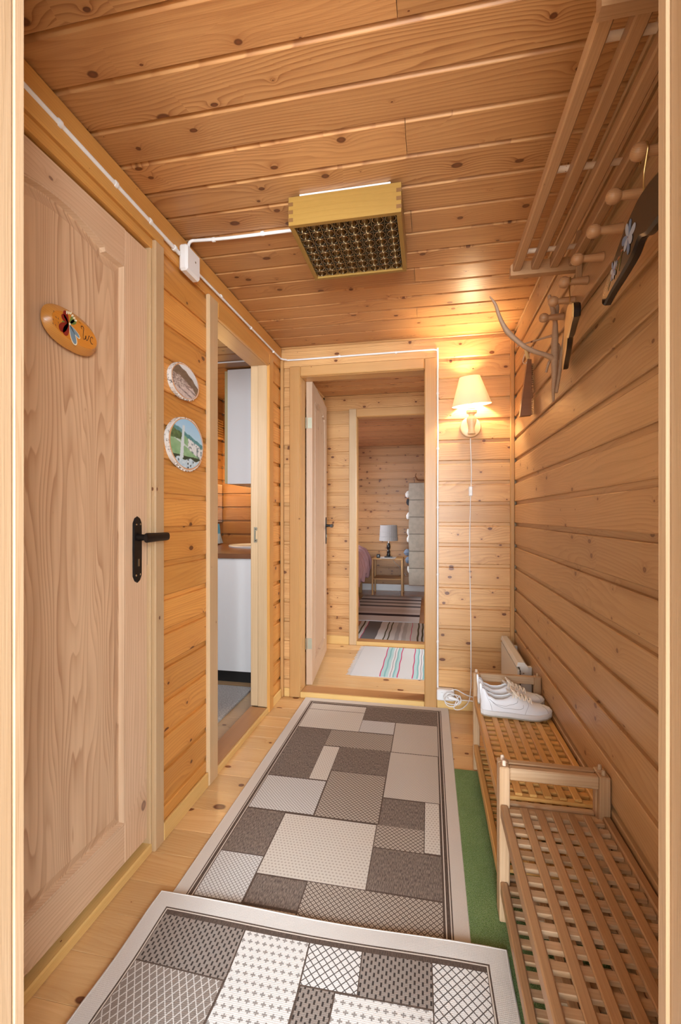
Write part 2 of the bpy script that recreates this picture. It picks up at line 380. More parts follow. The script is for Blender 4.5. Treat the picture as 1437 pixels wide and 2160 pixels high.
# ------------------------------------------------------------------ mesh helpers
class MB:
    def __init__(s):
        s.v, s.f, s.m = [], [], []
    def face(s, idx, m=0):
        s.f.append(tuple(idx))
        s.m.append(m)
    def add(s, vs, fs, m=0):
        k = len(s.v)
        s.v += [tuple(p) for p in vs]
        for f in fs:
            s.face([k + i for i in f], m)
    def box(s, x0, x1, y0, y1, z0, z1, m=0):
        s.add([(x0, y0, z0), (x1, y0, z0), (x1, y1, z0), (x0, y1, z0), (x0, y0, z1), (x1, y0, z1), (x1, y1, z1), (x0, y1, z1)],
              [(3, 2, 1, 0), (4, 5, 6, 7), (0, 1, 5, 4), (1, 2, 6, 5), (2, 3, 7, 6), (3, 0, 4, 7)], m)
        return s
    def prism(s, pts, z0, z1, m=0):
        n = len(pts)
        a = sum(pts[i][0] * pts[(i + 1) % n][1] - pts[(i + 1) % n][0] * pts[i][1] for i in range(n))
        if a < 0:
            pts = pts[::-1]
        s.add([(x, y, z0) for x, y in pts] + [(x, y, z1) for x, y in pts],
              [tuple(range(n - 1, -1, -1)), tuple(range(n, 2 * n))] + [(i, (i + 1) % n, n + (i + 1) % n, n + i) for i in range(n)], m)
        return s
    def loft(s, rings, m=0, cap0=True, cap1=True, closed=True):
        n = len(rings[0])
        vs = [p for r in rings for p in r]
        fs = []
        for i in range(len(rings) - 1):
            for j in range(n if closed else n - 1):
                a, b = i * n + j, i * n + (j + 1) % n
                fs.append((a, b, b + n, a + n))
        if cap0:
            fs.append(tuple(range(n - 1, -1, -1)))
        if cap1:
            fs.append(tuple((len(rings) - 1) * n + j for j in range(n)))
        s.add(vs, fs, m)
        return s
    def lathe(s, prof, n=24, m=0, off=(0, 0, 0), cap0=True, cap1=True):
        return s.loft([[(off[0] + r * math.cos(2 * PI * j / n), off[1] + r * math.sin(2 * PI * j / n), off[2] + z) for j in range(n)] for r, z in prof], m, cap0, cap1)
    def tube(s, pts, rad, n=10, m=0, caps=True):
        pts = [Vector(p) for p in pts]
        rad = rad if isinstance(rad, (list, tuple)) else [rad] * len(pts)
        rings, up = [], None
        for i, p in enumerate(pts):
            d = (pts[min(i + 1, len(pts) - 1)] - pts[max(i - 1, 0)]).normalized()
            if up is None:
                up = Vector((0, 0, 1)) if abs(d.z) < 0.9 else Vector((1, 0, 0))
            a = d.cross(up)
            a = a.normalized() if a.length > 1e-5 else d.orthogonal().normalized()
            up = a.cross(d).normalized()
            rings.append([tuple(p + (a * math.cos(2 * PI * j / n) + up * math.sin(2 * PI * j / n)) * rad[i]) for j in range(n)])
        return s.loft(rings, m, caps, caps)
    def ribbon(s, pts, width, nrm, m=0):
        pts = [Vector(p) for p in pts]
        nrm = Vector(nrm)
        vs = []
        for i, p in enumerate(pts):
            wd = width[i] if isinstance(width, (list, tuple)) else width
            d = (pts[min(i + 1, len(pts) - 1)] - pts[max(i - 1, 0)]).normalized()
            a = nrm.cross(d).normalized() * wd / 2
            vs += [tuple(p - a), tuple(p + a)]
        s.add(vs, [(2 * i, 2 * i + 2, 2 * i + 3, 2 * i + 1) for i in range(len(pts) - 1)], m)
        return s
    def mesh(s, name, mats, smooth=False, angle=40):
        me = bpy.data.meshes.new(name)
        me.from_pydata(s.v, [], s.f)
        for mt in (mats if isinstance(mats, (list, tuple)) else [mats]):
            me.materials.append(mt)
        me.polygons.foreach_set('material_index', s.m)
        me.validate()
        me.update()
        bm = bmesh.new()
        bm.from_mesh(me)
        bmesh.ops.recalc_face_normals(bm, faces=bm.faces)
        bm.to_mesh(me)
        bm.free()
        if smooth:
            me.polygons.foreach_set('use_smooth', [True] * len(me.polygons))
            me.set_sharp_from_angle(angle=math.radians(angle))
        return me
    def build(s, name, mats, parent=None, mat=None, smooth=False, angle=40):
        return link(name, s.mesh(name, mats, smooth, angle), parent, mat)

def link(name, me, parent=None, mat=None):
    o = bpy.data.objects.new(name, me)
    C.objects.link(o)
    o.parent = parent
    if mat is not None:
        o.matrix_basis = mat
    return o

def basis(loc, xd, zd):
    x, z = Vector(xd).normalized(), Vector(zd).normalized()
    y = z.cross(x)
    m = Matrix((x, y, z)).transposed().to_4x4()
    m.translation = Vector(loc)
    return m

def smooth_path(pts, n=6):
    pts = [Vector(p) for p in pts]
    q = [pts[0] * 2 - pts[1]] + pts + [pts[-1] * 2 - pts[-2]]
    out = []
    for i in range(1, len(q) - 2):
        a, b, c, d = q[i - 1], q[i], q[i + 1], q[i + 2]
        for k in range(n):
            t = k / n
            out.append(0.5 * (2 * b + (c - a) * t + (2 * a - 5 * b + 4 * c - d) * t * t + (3 * b - a - 3 * c + d) * t ** 3))
    out.append(pts[-1])
    return out

def lerp_list(vals, n):
    out = []
    for i in range(len(vals) - 1):
        for k in range(n):
            out.append(vals[i] + (vals[i + 1] - vals[i]) * k / n)
    out.append(vals[-1])
    return out

_bc = {}
def box_mesh(lx, ly, lz, mat, bev=0.002):
    key = (round(lx, 4), round(ly, 4), round(lz, 4), mat.name, bev)
    if key not in _bc:
        bm = bmesh.new()
        bmesh.ops.create_cube(bm, size=1.0)
        bmesh.ops.scale(bm, vec=(lx, ly, lz), verts=bm.verts)
        if bev:
            bmesh.ops.bevel(bm, geom=list(bm.edges), offset=min(bev, 0.3 * min(lx, ly, lz)), segments=1, affect='EDGES')
        me = bpy.data.meshes.new('beam')
        bm.to_mesh(me)
        bm.free()
        me.materials.append(mat)
        _bc[key] = me
    return _bc[key]

AX = {'X': ((1, 0, 0), (0, 0, 1)), 'Y': ((0, 1, 0), (0, 0, 1)), 'Z': ((0, 0, 1), (-1, 0, 0))}
def wbox(name, parent, b, axis, mat, bev=0.002, rot=None):
    """A beam with its grain along the given axis; b = x0, x1, y0, y1, z0, z1 in the parent's frame."""
    x0, x1, y0, y1, z0, z1 = b
    dx, dy, dz = x1 - x0, y1 - y0, z1 - z0
    L = {'X': (dx, dy, dz), 'Y': (dy, dx, dz), 'Z': (dz, dy, dx)}[axis]
    m = basis(((x0 + x1) / 2, (y0 + y1) / 2, (z0 + z1) / 2), *AX[axis])
    if rot is not None:
        m = m @ rot
    return link(name, box_mesh(*L, mat, bev), parent, m)

def tag(o, label, cat, group=None, kind=None):
    o['label'], o['category'] = label, cat
    if group:
        o['group'] = group
    if kind:
        o['kind'] = kind
    return o

def thing(name, label, cat, loc=(0, 0, 0), rz=0.0, group=None, kind=None):
    o = bpy.data.objects.new(name, None)
    o.empty_display_size = 0.05
    o.location = loc
    o.rotation_euler = (0, 0, rz)
    C.objects.link(o)
    return tag(o, label, cat, group, kind)

# ------------------------------------------------------------------ panelling
PITCH, Z_OFF = 0.1229, 0.0034
_pc = {}
def panel_mesh(L, wd, mat, groove=0.023, depth=0.011, flip=False, soft=False):
    key = (round(L, 4), round(wd, 4), mat.name, groove, flip, soft)
    if key not in _pc:
        h = wd / 2
        prof = [(-h, -0.016), (h, -0.016)]
        if groove:
            prof += ([(h, -depth), (h - groove * 0.35, -depth), (h - groove, -0.0012), (h - groove - 0.0015, 0.0)] if soft else
                     [(h, -depth), (h - groove * 0.80, -depth), (h - groove * 0.88, -0.002), (h - groove, 0.0)])
        else:
            prof += [(h, -0.0015), (h - 0.0015, 0)]
        prof += [(-h + 0.0035, 0), (-h, -0.0035)]
        if flip:
            prof = [(-y, z) for y, z in prof][::-1]
        mb = MB()
        n = len(prof)
        mb.add([(-L / 2, y, z) for y, z in prof] + [(L / 2, y, z) for y, z in prof],
               [tuple(range(n))] + [tuple(range(2 * n - 1, n - 1, -1))] + [(i, n + i, n + (i + 1) % n, (i + 1) % n) for i in range(n)])
        _pc[key] = mb.mesh('panel_board', mat)
    return _pc[key]

def clad(parent, origin, xd, nrm, a0, a1, z0, z1, mat, openings=(), name='board', zo=Z_OFF, pitch=PITCH, groove=0.023, splits=None):
    """Horizontal boards on a wall plane: xd along the wall, from a0 to a1, openings (b0, b1, top)."""
    xd, nrm = Vector(xd), Vector(nrm)
    up = nrm.cross(xd)
    k = int(math.floor((z0 - zo) / pitch))
    while zo + k * pitch < z1 - 0.004:
        lo, hi = max(z0, zo + k * pitch), min(z1, zo + (k + 1) * pitch)
        full = hi - lo > pitch - 1e-4
        segs = [(a0, a1)]
        for b0, b1, top in openings:
            if lo + 0.03 < top:
                ns = []
                for s0, s1 in segs:
                    if b0 > s0:
                        ns.append((s0, min(s1, b0)))
                    if b1 < s1:
                        ns.append((max(s0, b1), s1))
                segs = ns
        if splits and k in splits:
            ns = []
            for s0, s1 in segs:
                sp = splits[k]
                ns += [(s0, sp - 0.0006), (sp + 0.0006, s1)] if s0 + 0.05 < sp < s1 - 0.05 else [(s0, s1)]
            segs = ns
        for s0, s1 in segs:
            if s1 - s0 < 0.012:
                continue
            c = Vector(origin) + xd * ((s0 + s1) / 2) + Vector((0, 0, 1)) * ((lo + hi) / 2)
            flip = up.z < 0
            me = panel_mesh(s1 - s0, hi - lo, mat, groove if full else 0, flip=flip)
            link(name, me, parent, basis(c, xd, nrm))
        k += 1

def slab(name, boxes, mat, label, cat):
    mb = MB()
    for b in boxes:
        mb.box(*b[:5], b[5] + 0.03 if b[5] == ZC else b[5])      # walls close against the ceiling slab
    o = mb.build(name, mat)
    return tag(o, label, cat, kind='structure')

def laid(parent, x0, x1, y0, y1, z, mat, pitch, off=0.0, ceiling=False, name='plank', splits=None, groove=0.0125, thick=0.02):
    """Boards that run along x, laid side by side along y, face at z."""
    k = int(math.floor((y0 - off) / pitch))
    while off + k * pitch < y1 - 0.003:
        lo, hi = max(y0, off + k * pitch), min(y1, off + (k + 1) * pitch)
        segs = [(x0, x1)]
        if splits and k in splits:
            sp = splits[k]
            segs = [(x0, sp - 0.0007), (sp + 0.0007, x1)]
        for s0, s1 in segs:
            c = ((s0 + s1) / 2, (lo + hi) / 2, z)
            if ceiling:
                full = hi - lo > pitch - 1e-4
                link(name, panel_mesh(s1 - s0, hi - lo, mat, groove if full else 0, soft=True), parent, basis(c, (1, 0, 0), (0, 0, -1)))
            else:
                link(name, box_mesh(s1 - s0, hi - lo - 0.0006, thick, mat, 0.0011), parent, basis((c[0], c[1], z - thick / 2), (1, 0, 0), (0, 0, 1)))
        k += 1

XL, XR, YE, ZC = -0.933, 0.482, 2.78, 2.225
XLI = -1.036           # far face of the left partition
Y2, YB = 4.0, 7.0      # end wall of the inner hall, end wall of the bedroom
BK = M['blackmatte']
SUB = plain('rough_sawn_backing', (0.20, 0.11, 0.05), 0.9)

# ------------------------------------------------------------------ structure: corridor
fl = slab('floor', [(-1.05, 0.6, -1.6, 2.86, -0.12, -0.02)], SUB, 'pale varnished pine plank floor of the corridor under the rugs', 'floor')
laid(fl, -0.98, 0.60, -1.6, 2.80, 0.0, M['floor'], 0.1195, off=0.088,
     splits={6: 0.1, 11: -0.2, 15: 0.15, 18: -0.4, 21: 0.3})
ce = slab('ceiling', [(-1.2, 0.7, -1.6, 2.9, ZC + 0.016, ZC + 0.12)], SUB, 'knotty pine board ceiling of the corridor', 'ceiling')
laid(ce, -1.0, 0.60, 0.30, 2.79, ZC, M['ceil'], 0.1258, off=0.989, ceiling=True, name='board',
     splits={-1: -0.068, 2: -0.066, 5: -0.065, 8: -0.065, -3: -0.4, 11: -0.066})

wl = slab('wall_left', [(XLI + 0.012, XL - 0.016, 0.40, 0.62, 0, ZC), (XLI + 0.012, XL - 0.016, 1.43, 1.84, 0, ZC), (XLI + 0.012, XL - 0.016, 2.54, 2.9, 0, ZC),
                        (XLI + 0.012, XL - 0.016, 0.62, 1.43, 2.07, ZC), (XLI + 0.012, XL - 0.016, 1.84, 2.54, 2.07, ZC)], SUB,
          'orange pine panelled left wall with two door openings', 'wall')
clad(wl, (XL, 0, 0), (0, 1, 0), (1, 0, 0), 0.545, YE, 0.0, 2.15, M['wall_orange'], [(0.62, 1.43, 2.075), (1.84, 2.54, 2.075)])
wr = slab('wall_right', [(XR + 0.016, XR + 0.12, 0.40, 2.9, 0, ZC)], SUB, 'pine panelled right wall behind the shoe benches', 'wall')
clad(wr, (XR, 0, 0), (0, -1, 0), (-1, 0, 0), -YE, -0.545, 0.0, ZC, M['wall_right'])
we = slab('wall_end', [(XL, -0.83, YE + 0.016, YE + 0.104, 0, ZC), (0.0, XR, YE + 0.016, YE + 0.104, 0, ZC), (-0.83, 0.0, YE + 0.016, YE + 0.104, 2.07, ZC)], SUB,
          'pine panelled end wall around the far doorway', 'wall')
clad(we, (0, YE, 0), (1, 0, 0), (0, -1, 0), XL, XR, 0.0, ZC, M['wall'], [(-0.83, 0.0, 2.075)])

# near wall with the doorway the picture is taken through
wf = slab('wall_front', [(-1.1, -0.60, 0.41, 0.53, 0, ZC), (0.275, 0.6, 0.41, 0.53, 0, ZC), (-0.60, 0.275, 0.41, 0.53, 2.12, ZC)], SUB,
          'near wall whose open doorway frames the view', 'wall')
df = thing('door_1', 'pale pine doorway frame at both edges of the picture', 'doorway', (0, 0, 0), kind='structure')
wbox('jamb', df, (-0.600, -0.5665, 0.40, 0.530, 0, 2.12), 'Z', M['jamb_front'], 0.003)
wbox('jamb', df, (0.2445, 0.275, 0.40, 0.528, 0, 2.12), 'Z', M['jamb_front'], 0.003)
wbox('jamb_edge', df, (-0.590, -0.5645, 0.5305, 0.546, 0, 2.12), 'Z', M['jamb_front'], 0.001)
wbox('jamb_edge', df, (0.2415, 0.275, 0.5285, 0.546, 0, 2.12), 'Z', M['jamb_front'], 0.001)
wbox('head_jamb', df, (-0.600, 0.275, 0.40, 0.546, 2.12, 2.15), 'X', M['jamb_front'], 0.003)
wbox('casing', df, (-0.66, -0.591, 0.546, 0.560, 0, 2.17), 'Z', M['jamb_front'], 0.003)
wbox('casing', df, (0.276, 0.345, 0.546, 0.560, 0, 2.17), 'Z', M['jamb_front'], 0.003)

# unseen porch shell behind the camera, left roofless to let sky light in
PORCH = plain('porch_paint', (0.40, 0.35, 0.29), 0.7)  # arbitrary tone, kept low so less light bounces onto the jamb
slab('floor', [(-1.25, 1.45, -3.6, -1.6, -0.12, -0.001), (0.6, 1.45, -1.6, 0.41, -0.12, -0.001), (-1.25, -0.98, -1.6, 0.41, -0.12, -0.001)], M['floor'], 'pine floor of the unseen added porch behind the viewer', 'floor')
slab('wall_porch_left', [(-1.30, -1.2, -3.6, 0.41, -0.02, 2.3)], PORCH, 'unseen added porch wall on the left behind the viewer', 'wall')
slab('wall_porch_right', [(1.40, 1.5, -3.6, 0.41, -0.02, 2.3)], PORCH, 'unseen added porch wall on the right behind the viewer', 'wall')
slab('wall_porch_near', [(-1.2, -1.1, 0.41, 0.53, 0, 2.3), (0.6, 1.4, 0.41, 0.53, 0, 2.3)], PORCH, 'unseen porch side of the near wall', 'wall')

# mouldings
def struct_beam(name, b, axis, mat, label, cat='trim', bev=0.003):
    mb_o = wbox(name, None, b, axis, mat, bev)
    return tag(mb_o, label, cat, kind='structure')
struct_beam('trim_1', (XL - 0.012, XL + 0.004, 0.545, YE, 2.152, 2.219), 'Y', M['trim_orange'], 'orange pine moulding along the top of the left wall')
struct_beam('trim_2', (XL + 0.001, XL + 0.021, YE - 0.022, YE - 0.001, 0.0, 2.150), 'Z', M['trim'], 'slim corner moulding between left and end wall')
struct_beam('trim_3', (XR - 0.024, XR - 0.001, YE - 0.020, YE - 0.001, 0.0, 2.213), 'Z', M['trim'], 'slim corner moulding between end and right wall')
struct_beam('baseboard_left', (XL + 0.001, XL + 0.013, 1.455, 1.783, 0.0, 0.062), 'Y', M['yellow'], 'short yellow baseboard between the two left doors', 'baseboard')
struct_beam('baseboard_end', (0.044, XR - 0.025, YE - 0.012, YE - 0.001, 0.0, 0.060), 'X', M['yellow'], 'yellow baseboard right of the far doorway', 'baseboard')
struct_beam('baseboard_corner', (XL + 0.022, -0.875, YE - 0.010, YE - 0.001, 0.0, 0.055), 'X', M['yellow'], 'tiny baseboard left of the far doorway', 'baseboard')
struct_beam('baseboard_left', (XL + 0.001, XL + 0.013, 2.593, YE - 0.023, 0.0, 0.055), 'Y', M['yellow'], 'short baseboard in the far left corner', 'baseboard')

# ------------------------------------------------------------------ panelled door leaves
def offset_poly(pts, d):
    n, out = len(pts), []
    for i in range(n):
        p0, p1, p2 = Vector(pts[i - 1]), Vector(pts[i]), Vector(pts[(i + 1) % n])
        e1, e2 = (p1 - p0).normalized(), (p2 - p1).normalized()
        n1, n2 = Vector((-e1.y, e1.x)), Vector((-e2.y, e2.x))
        b = (n1 + n2)
        k = d / max(0.35, 1 + n1.dot(n2)) 
        out.append(tuple(p1 + b * k))
    return out

def leaf(root, wd, ht, mat, pmat, thick=0.040, sw=0.115, br=0.125, shoulder=0.115, arch=0.028):
    """Arched one-panel door: local x along the width, front face at y = 0 looking to -y."""
    wbox('stile', root, (0, sw, 0, thick, 0, ht), 'Z', mat)
    wbox('stile', root, (wd - sw, wd, 0, thick, 0, ht), 'Z', mat)
    wbox('bottom_rail', root, (sw, wd - sw, 0, thick, 0, br), 'X', mat)
    zs = ht - shoulder
    x0, x1 = sw, wd - sw
    top = [(x0, zs), (x0 + 0.085, zs), (x0 + 0.088, zs + 0.010)]
    for i in range(1, 12):
        t = i / 12
        top.append((x0 + 0.088 + (x1 - x0 - 0.176) * t, zs + 0.010 + arch * math.sin(PI * t)))
    top += [(x1 - 0.088, zs + 0.010), (x1 - 0.085, zs), (x1, zs)]
    # top rail: local X = door x, local Y = door z, local Z = towards the viewer
    poly = top + [(x1, ht), (x0, ht)]
    mb = MB().prism(poly, -thick, 0.0)
    mb.build('top_rail', mat, root, basis((0, 0, 0), (1, 0, 0), (0, -1, 0)))
    # raised panel: local X = up
    out = [(x0, br), (x1, br)] + top[::-1]
    o2 = [(z, -x) for x, z in out]
    area2 = sum(o2[i][0] * o2[(i + 1) % len(o2)][1] - o2[(i + 1) % len(o2)][0] * o2[i][1] for i in range(len(o2)))
    if area2 < 0:
        o2 = o2[::-1]
    a, b, c = offset_poly(o2, 0.012), offset_poly(o2, 0.018), offset_poly(o2, 0.046)
    mb = MB()
    mb.loft([[(x, y, -0.026) for x, y in offset_poly(o2, -0.004)], [(x, y, -0.014) for x, y in offset_poly(o2, -0.004)],
             [(x, y, -0.013) for x, y in b], [(x, y, -0.003) for x, y in c]])
    mb.build('panel', pmat, root, basis((0, 0, 0), (0, 0, 1), (0, -1, 0)))
    mb = MB()
    mb.loft([[(x, y, -0.013) for x, y in o2], [(x, y, 0.0022) for x, y in offset_poly(o2, 0.002)],
             [(x, y, 0.0022) for x, y in offset_poly(o2, 0.007)], [(x, y, -0.0135) for x, y in a]], cap0=False, cap1=False)
    mb.build('panel_moulding', mat, root, basis((0, 0, 0), (0, 0, 1), (0, -1, 0)))

def lever_handle(root, x, z, direction=1):
    """Black wrought plate with lever; local frame of the leaf."""
    h, wv = 0.109, 0.0215
    pts = [(-wv, -h + 0.022), (-wv * 0.55, -h + 0.006), (0, -h), (wv * 0.55, -h + 0.006), (wv, -h + 0.022), (wv * 1.05, 0), (wv, h - 0.022), (wv * 0.6, h - 0.006), (0, h), (-wv * 0.6, h - 0.006), (-wv, h - 0.022), (-wv * 1.05, 0)]
    mb = MB()
    mb.loft([[(px, pz, 0.0) for px, pz in pts], [(px, pz, 0.003) for px, pz in pts], [(px * 0.86, pz * 0.975, 0.0055) for px, pz in pts]])
    pl = mb.build('handle_plate', M['iron'], root, basis((x, 0, z), (1, 0, 0), (0, -1, 0)))
    for sx, sz in ((-0.010, 0.082), (0.011, 0.083), (-0.011, -0.084), (0.010, -0.083)):
        MB().lathe([(0.0032, 0.0), (0.0032, 0.0012), (0.0015, 0.0022)], 10).build('screw', M['chrome'], pl, Matrix.Translation((sx, sz, 0.0055)), True)
    MB().prism([(-0.0035, -0.012), (0.0035, -0.012), (0.0030, 0.012), (-0.0030, 0.012)], 0.0, 0.0015).build('keyhole', M['steel'], pl, Matrix.Translation((0.002, -0.043, 0.0056)))
    mb = MB()
    mb.lathe([(0.012, -0.004), (0.012, 0.004), (0.0105, 0.010), (0.0095, 0.045)], 14)
    lv = mb.build('handle_lever', M['iron'], root, basis((x, -0.006, z + 0.040), (1, 0, 0), (0, -1, 0)), True)
    rings = []
    for t, hw, th in ((-0.030, 0.0145, 0.007), (-0.026, 0.0158, 0.008), (0.03, 0.0145, 0.008), (0.09, 0.014, 0.0075), (0.098, 0.013, 0.0065)):
        rings.append([(direction * t, hw * math.cos(2 * PI * j / 12), 0.047 + th * math.sin(2 * PI * j / 12)) for j in range(12)])
    g = MB().loft(rings).build('handle_grip', M['iron'], lv, None, True)

# WC door
d1 = thing('door_2', 'closed pale pine door with arched panel on the left', 'door', (-0.945, 0.661, 0.052), PI / 2, kind='structure')
leaf(d1, 0.731, 2.004, M['door'], M['panel'])
lever_handle(d1, 0.675, 0.987)
wbox('latch_plate', d1, (0.7312, 0.7345, -0.001, 0.02, 0.93, 1.02), 'Z', M['chrome'], 0)
f1 = thing('door_3', 'orange-headed pine frame around the closed left door', 'doorway', (0, 0, 0), kind='structure')
wbox('casing', f1, (XL - 0.004, XL + 0.014, 1.4005, 1.454, 0.0, 2.096), 'Z', M['trim_pale'], 0.004)
wbox('casing', f1, (XL - 0.004, XL + 0.014, 0.565, 0.635, 0.0, 2.096), 'Z', M['trim'], 0.004)
wbox('head_casing', f1, (XL - 0.004, XL + 0.014, 0.565, 1.454, 2.0965, 2.1505), 'Y', M['trim_orange'], 0.004)
wbox('jamb', f1, (XLI, XL - 0.001, 1.3935, 1.425, 0.0, 2.066), 'Z', M['trim_pale'], 0.002)
wbox('jamb', f1, (XLI, XL - 0.002, 0.62, 0.6575, 0.0, 2.066), 'Z', M['trim_pale'], 0.002)
wbox('head_jamb', f1, (XLI, XL + 0.002, 0.62, 1.425, 2.064, 2.0962), 'Y', M['trim_orange'], 0.003)
wbox('threshold', f1, (XLI, XL + 0.003, 0.555, 1.4000, 0.0, 0.032), 'Y', M['yellow'], 0.004)
slab('wall_light_block', [(-1.10, -1.05, 0.5, 1.5, -0.02, ZC)], BK, 'added black sheet keeping light out behind the closed left door', 'wall')  # added unseen slab; stops light leaking and keeps the door gap dark

# bathroom doorway (no leaf in view)
f2 = thing('door_4', 'narrow pine doorway to the washroom on the left', 'doorway', (0, 0, 0), kind='structure')
wbox('casing', f2, (XL - 0.004, XL + 0.016, 1.784, 1.866, 0.0, 2.096), 'Z', M['trim_pale'], 0.005)
wbox('casing', f2, (XL - 0.004, XL + 0.016, 2.521, 2.592, 0.0, 2.096), 'Z', M['trim_orange'], 0.004)
wbox('head_casing', f2, (XL - 0.004, XL + 0.0155, 1.8665, 2.5205, 2.026, 2.096), 'Y', M['trim_orange'], 0.004)
wbox('jamb', f2, (XLI, XL - 0.0045, 1.842, 1.864, 0.0, 2.04), 'Z', M['trim_pale'], 0.002)
wbox('jamb', f2, (-0.990, XL + 0.002, 2.519, 2.545, 0.031, 2.04), 'Z', M['trim_pale'], 0.003)
jb = wbox('jamb_rebate', f2, (XLI, -0.9905, 2.528, 2.545, 0.031, 2.04), 'Z', M['trim_pale'], 0.002)
wbox('head_jamb', f2, (XLI, XL - 0.0045, 1.8645, 2.5185, 2.030, 2.066), 'Y', M['trim'], 0.002)
wbox('threshold', f2, (XLI, XL - 0.002, 1.8645, 2.5185, 0.0, 0.030), 'Y', M['thresh'], 0.003)
wbox('threshold_strip', f2, (XL - 0.0018, XL + 0.010, 1.8665, 2.5205, 0.0, 0.030), 'Y', M['yellow'], 0.003)
sp = MB().prism([(-0.011, -0.045), (0.006, -0.045), (0.010, -0.040), (0.010, -0.026), (0.0, -0.024), (0.0, 0.024), (0.010, 0.026), (0.010, 0.040), (0.006, 0.045), (-0.011, 0.045)], 0.0, 0.002)
spo = sp.build('strike_plate', M['steel'], f2, basis((-1.005, 2.5278, 1.038), (1, 0, 0), (0, -1, 0)))
for sz in (-0.034, 0.034):
    MB().lathe([(0.004, 0.0), (0.003, 0.0015)], 10).build('screw', M['chrome'], spo, Matrix.Translation((0.0, sz, 0.002)), True)

# far doorway
f3 = thing('door_5', 'honey coloured pine doorway in the end wall', 'doorway', (0, 0, 0), kind='structure')
wbox('casing', f3, (-0.874, -0.803, YE - 0.016, YE + 0.003, 0.0, 2.096), 'Z', M['trim'], 0.005)
wbox('casing', f3, (-0.030, 0.042, YE - 0.016, YE + 0.003, 0.0, 2.096), 'Z', M['trim'], 0.005)
wbox('head_casing', f3, (-0.8025, -0.0305, YE - 0.0155, YE + 0.003, 2.032, 2.096), 'X', M['trim'], 0.005)
wbox('jamb', f3, (-0.835, -0.802, YE + 0.0035, YE + 0.108, 0.0, 2.06), 'Z', M['trim'], 0.004)
wbox('jamb', f3, (-0.031, -0.002, YE + 0.0035, YE + 0.108, 0.0, 2.06), 'Z', M['trim'], 0.004)
wbox('head_jamb', f3, (-0.8015, -0.0315, YE + 0.0035, YE + 0.108, 2.030, 2.062), 'X', M['trim'], 0.003)
wbox('threshold', f3, (-0.8015, -0.0315, YE + 0.001, YE + 0.108, 0.0, 0.036), 'X', M['thresh'], 0.004)
wbox('threshold_strip', f3, (-0.8025, -0.0305, YE - 0.014, YE + 0.0005, 0.0, 0.036), 'X', M['yellow'], 0.003)

d3 = thing('door_6', 'pinkish pine door standing open into the inner hall', 'door', (-0.757, 2.892, 0.040), PI / 2 + math.radians(5.65), kind='structure')
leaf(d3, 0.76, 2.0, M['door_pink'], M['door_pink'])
lever_handle(d3, 0.705, 0.99, -1)
for z in (0.27, 1.72):
    hg = MB().box(-0.0016, 0.0, 0.002, 0.030, z - 0.035, z + 0.035).build('hinge', M['steel'], d3)
    MB().lathe([(0.0055, -0.036), (0.0055, 0.036)], 12).build('hinge_pin', M['steel'], hg, Matrix.Translation((-0.004, 0.040, z)), True)

# ------------------------------------------------------------------ inner hall
fh = slab('floor', [(-1.05, 1.65, 2.90, Y2 + 0.10, -0.12, -0.02)], SUB, 'pine plank floor of the inner hall beyond the far doorway', 'floor')
laid(fh, -0.99, 1.60, 2.888, Y2 - 0.001, 0.0, M['floor'], 0.1195, off=0.02)
ch = slab('ceiling', [(-1.05, 1.65, 2.88, Y2 + 0.10, ZC + 0.016, ZC + 0.12)], SUB, 'brown pine board ceiling of the inner hall', 'ceiling')
laid(ch, -0.99, 1.60, 2.886, Y2 - 0.001, ZC, M['ceil'], 0.1258, off=0.05, ceiling=True, name='board')
whl = slab('wall_hall_left', [(-1.03, XL - 0.016, 2.88, Y2, 0, ZC)], SUB, 'left wall of the inner hall behind the open door', 'wall')
clad(whl, (XL, 0, 0), (0, 1, 0), (1, 0, 0), 2.886, Y2, 0.0, ZC, M['wall'])
slab('wall_hall_right', [(1.6, 1.7, 2.88, Y2 + 0.1, 0, ZC)], M['trim_pale'], 'right wall of the inner hall out of view', 'wall')
slab('wall_hall_near', [(0.48, 1.65, 2.80, 2.888, 0, ZC)], M['trim_pale'], 'near wall of the inner hall behind the corridor wall', 'wall')
whe = slab('wall_hall_end', [(-1.03, -0.66, Y2 + 0.016, Y2 + 0.09, 0, ZC), (0.16, 1.65, Y2 + 0.016, Y2 + 0.09, 0, ZC), (-0.66, 0.16, Y2 + 0.016, Y2 + 0.09, 2.06, ZC)], SUB,
           'pine panelled hall wall around the bedroom doorway', 'wall')
clad(whe, (0, Y2, 0), (1, 0, 0), (0, -1, 0), XL, 1.6, 0.0, ZC, M['wall'], [(-0.66, 0.16, 2.065)])
f4 = thing('door_7', 'pine doorway to the bedroom beyond the inner hall', 'doorway', (0, 0, 0), kind='structure')
wbox('casing', f4, (-0.705, -0.640, Y2 - 0.016, Y2 + 0.002, 0.0, 2.102), 'Z', M['trim_pale'], 0.004)
wbox('casing', f4, (0.140, 0.205, Y2 - 0.016, Y2 + 0.002, 0.0, 2.102), 'Z', M['trim_pale'], 0.004)
wbox('head_casing', f4, (-0.6395, 0.1395, Y2 - 0.0155, Y2 + 0.002, 2.030, 2.102), 'X', M['trim'], 0.004)
wbox('jamb', f4, (-0.668, -0.636, Y2 + 0.0025, Y2 + 0.095, 0.0, 2.06), 'Z', M['trim'], 0.003)
wbox('jamb', f4, (0.136, 0.168, Y2 + 0.0025, Y2 + 0.095, 0.0, 2.06), 'Z', M['trim'], 0.003)
wbox('head_jamb', f4, (-0.6355, 0.1355, Y2 + 0.0025, Y2 + 0.095, 2.028, 2.06), 'X', M['trim'], 0.003)
wbox('threshold', f4, (-0.6355, 0.1355, Y2 + 0.001, Y2 + 0.095, 0.0, 0.034), 'X', M['thresh'], 0.003)
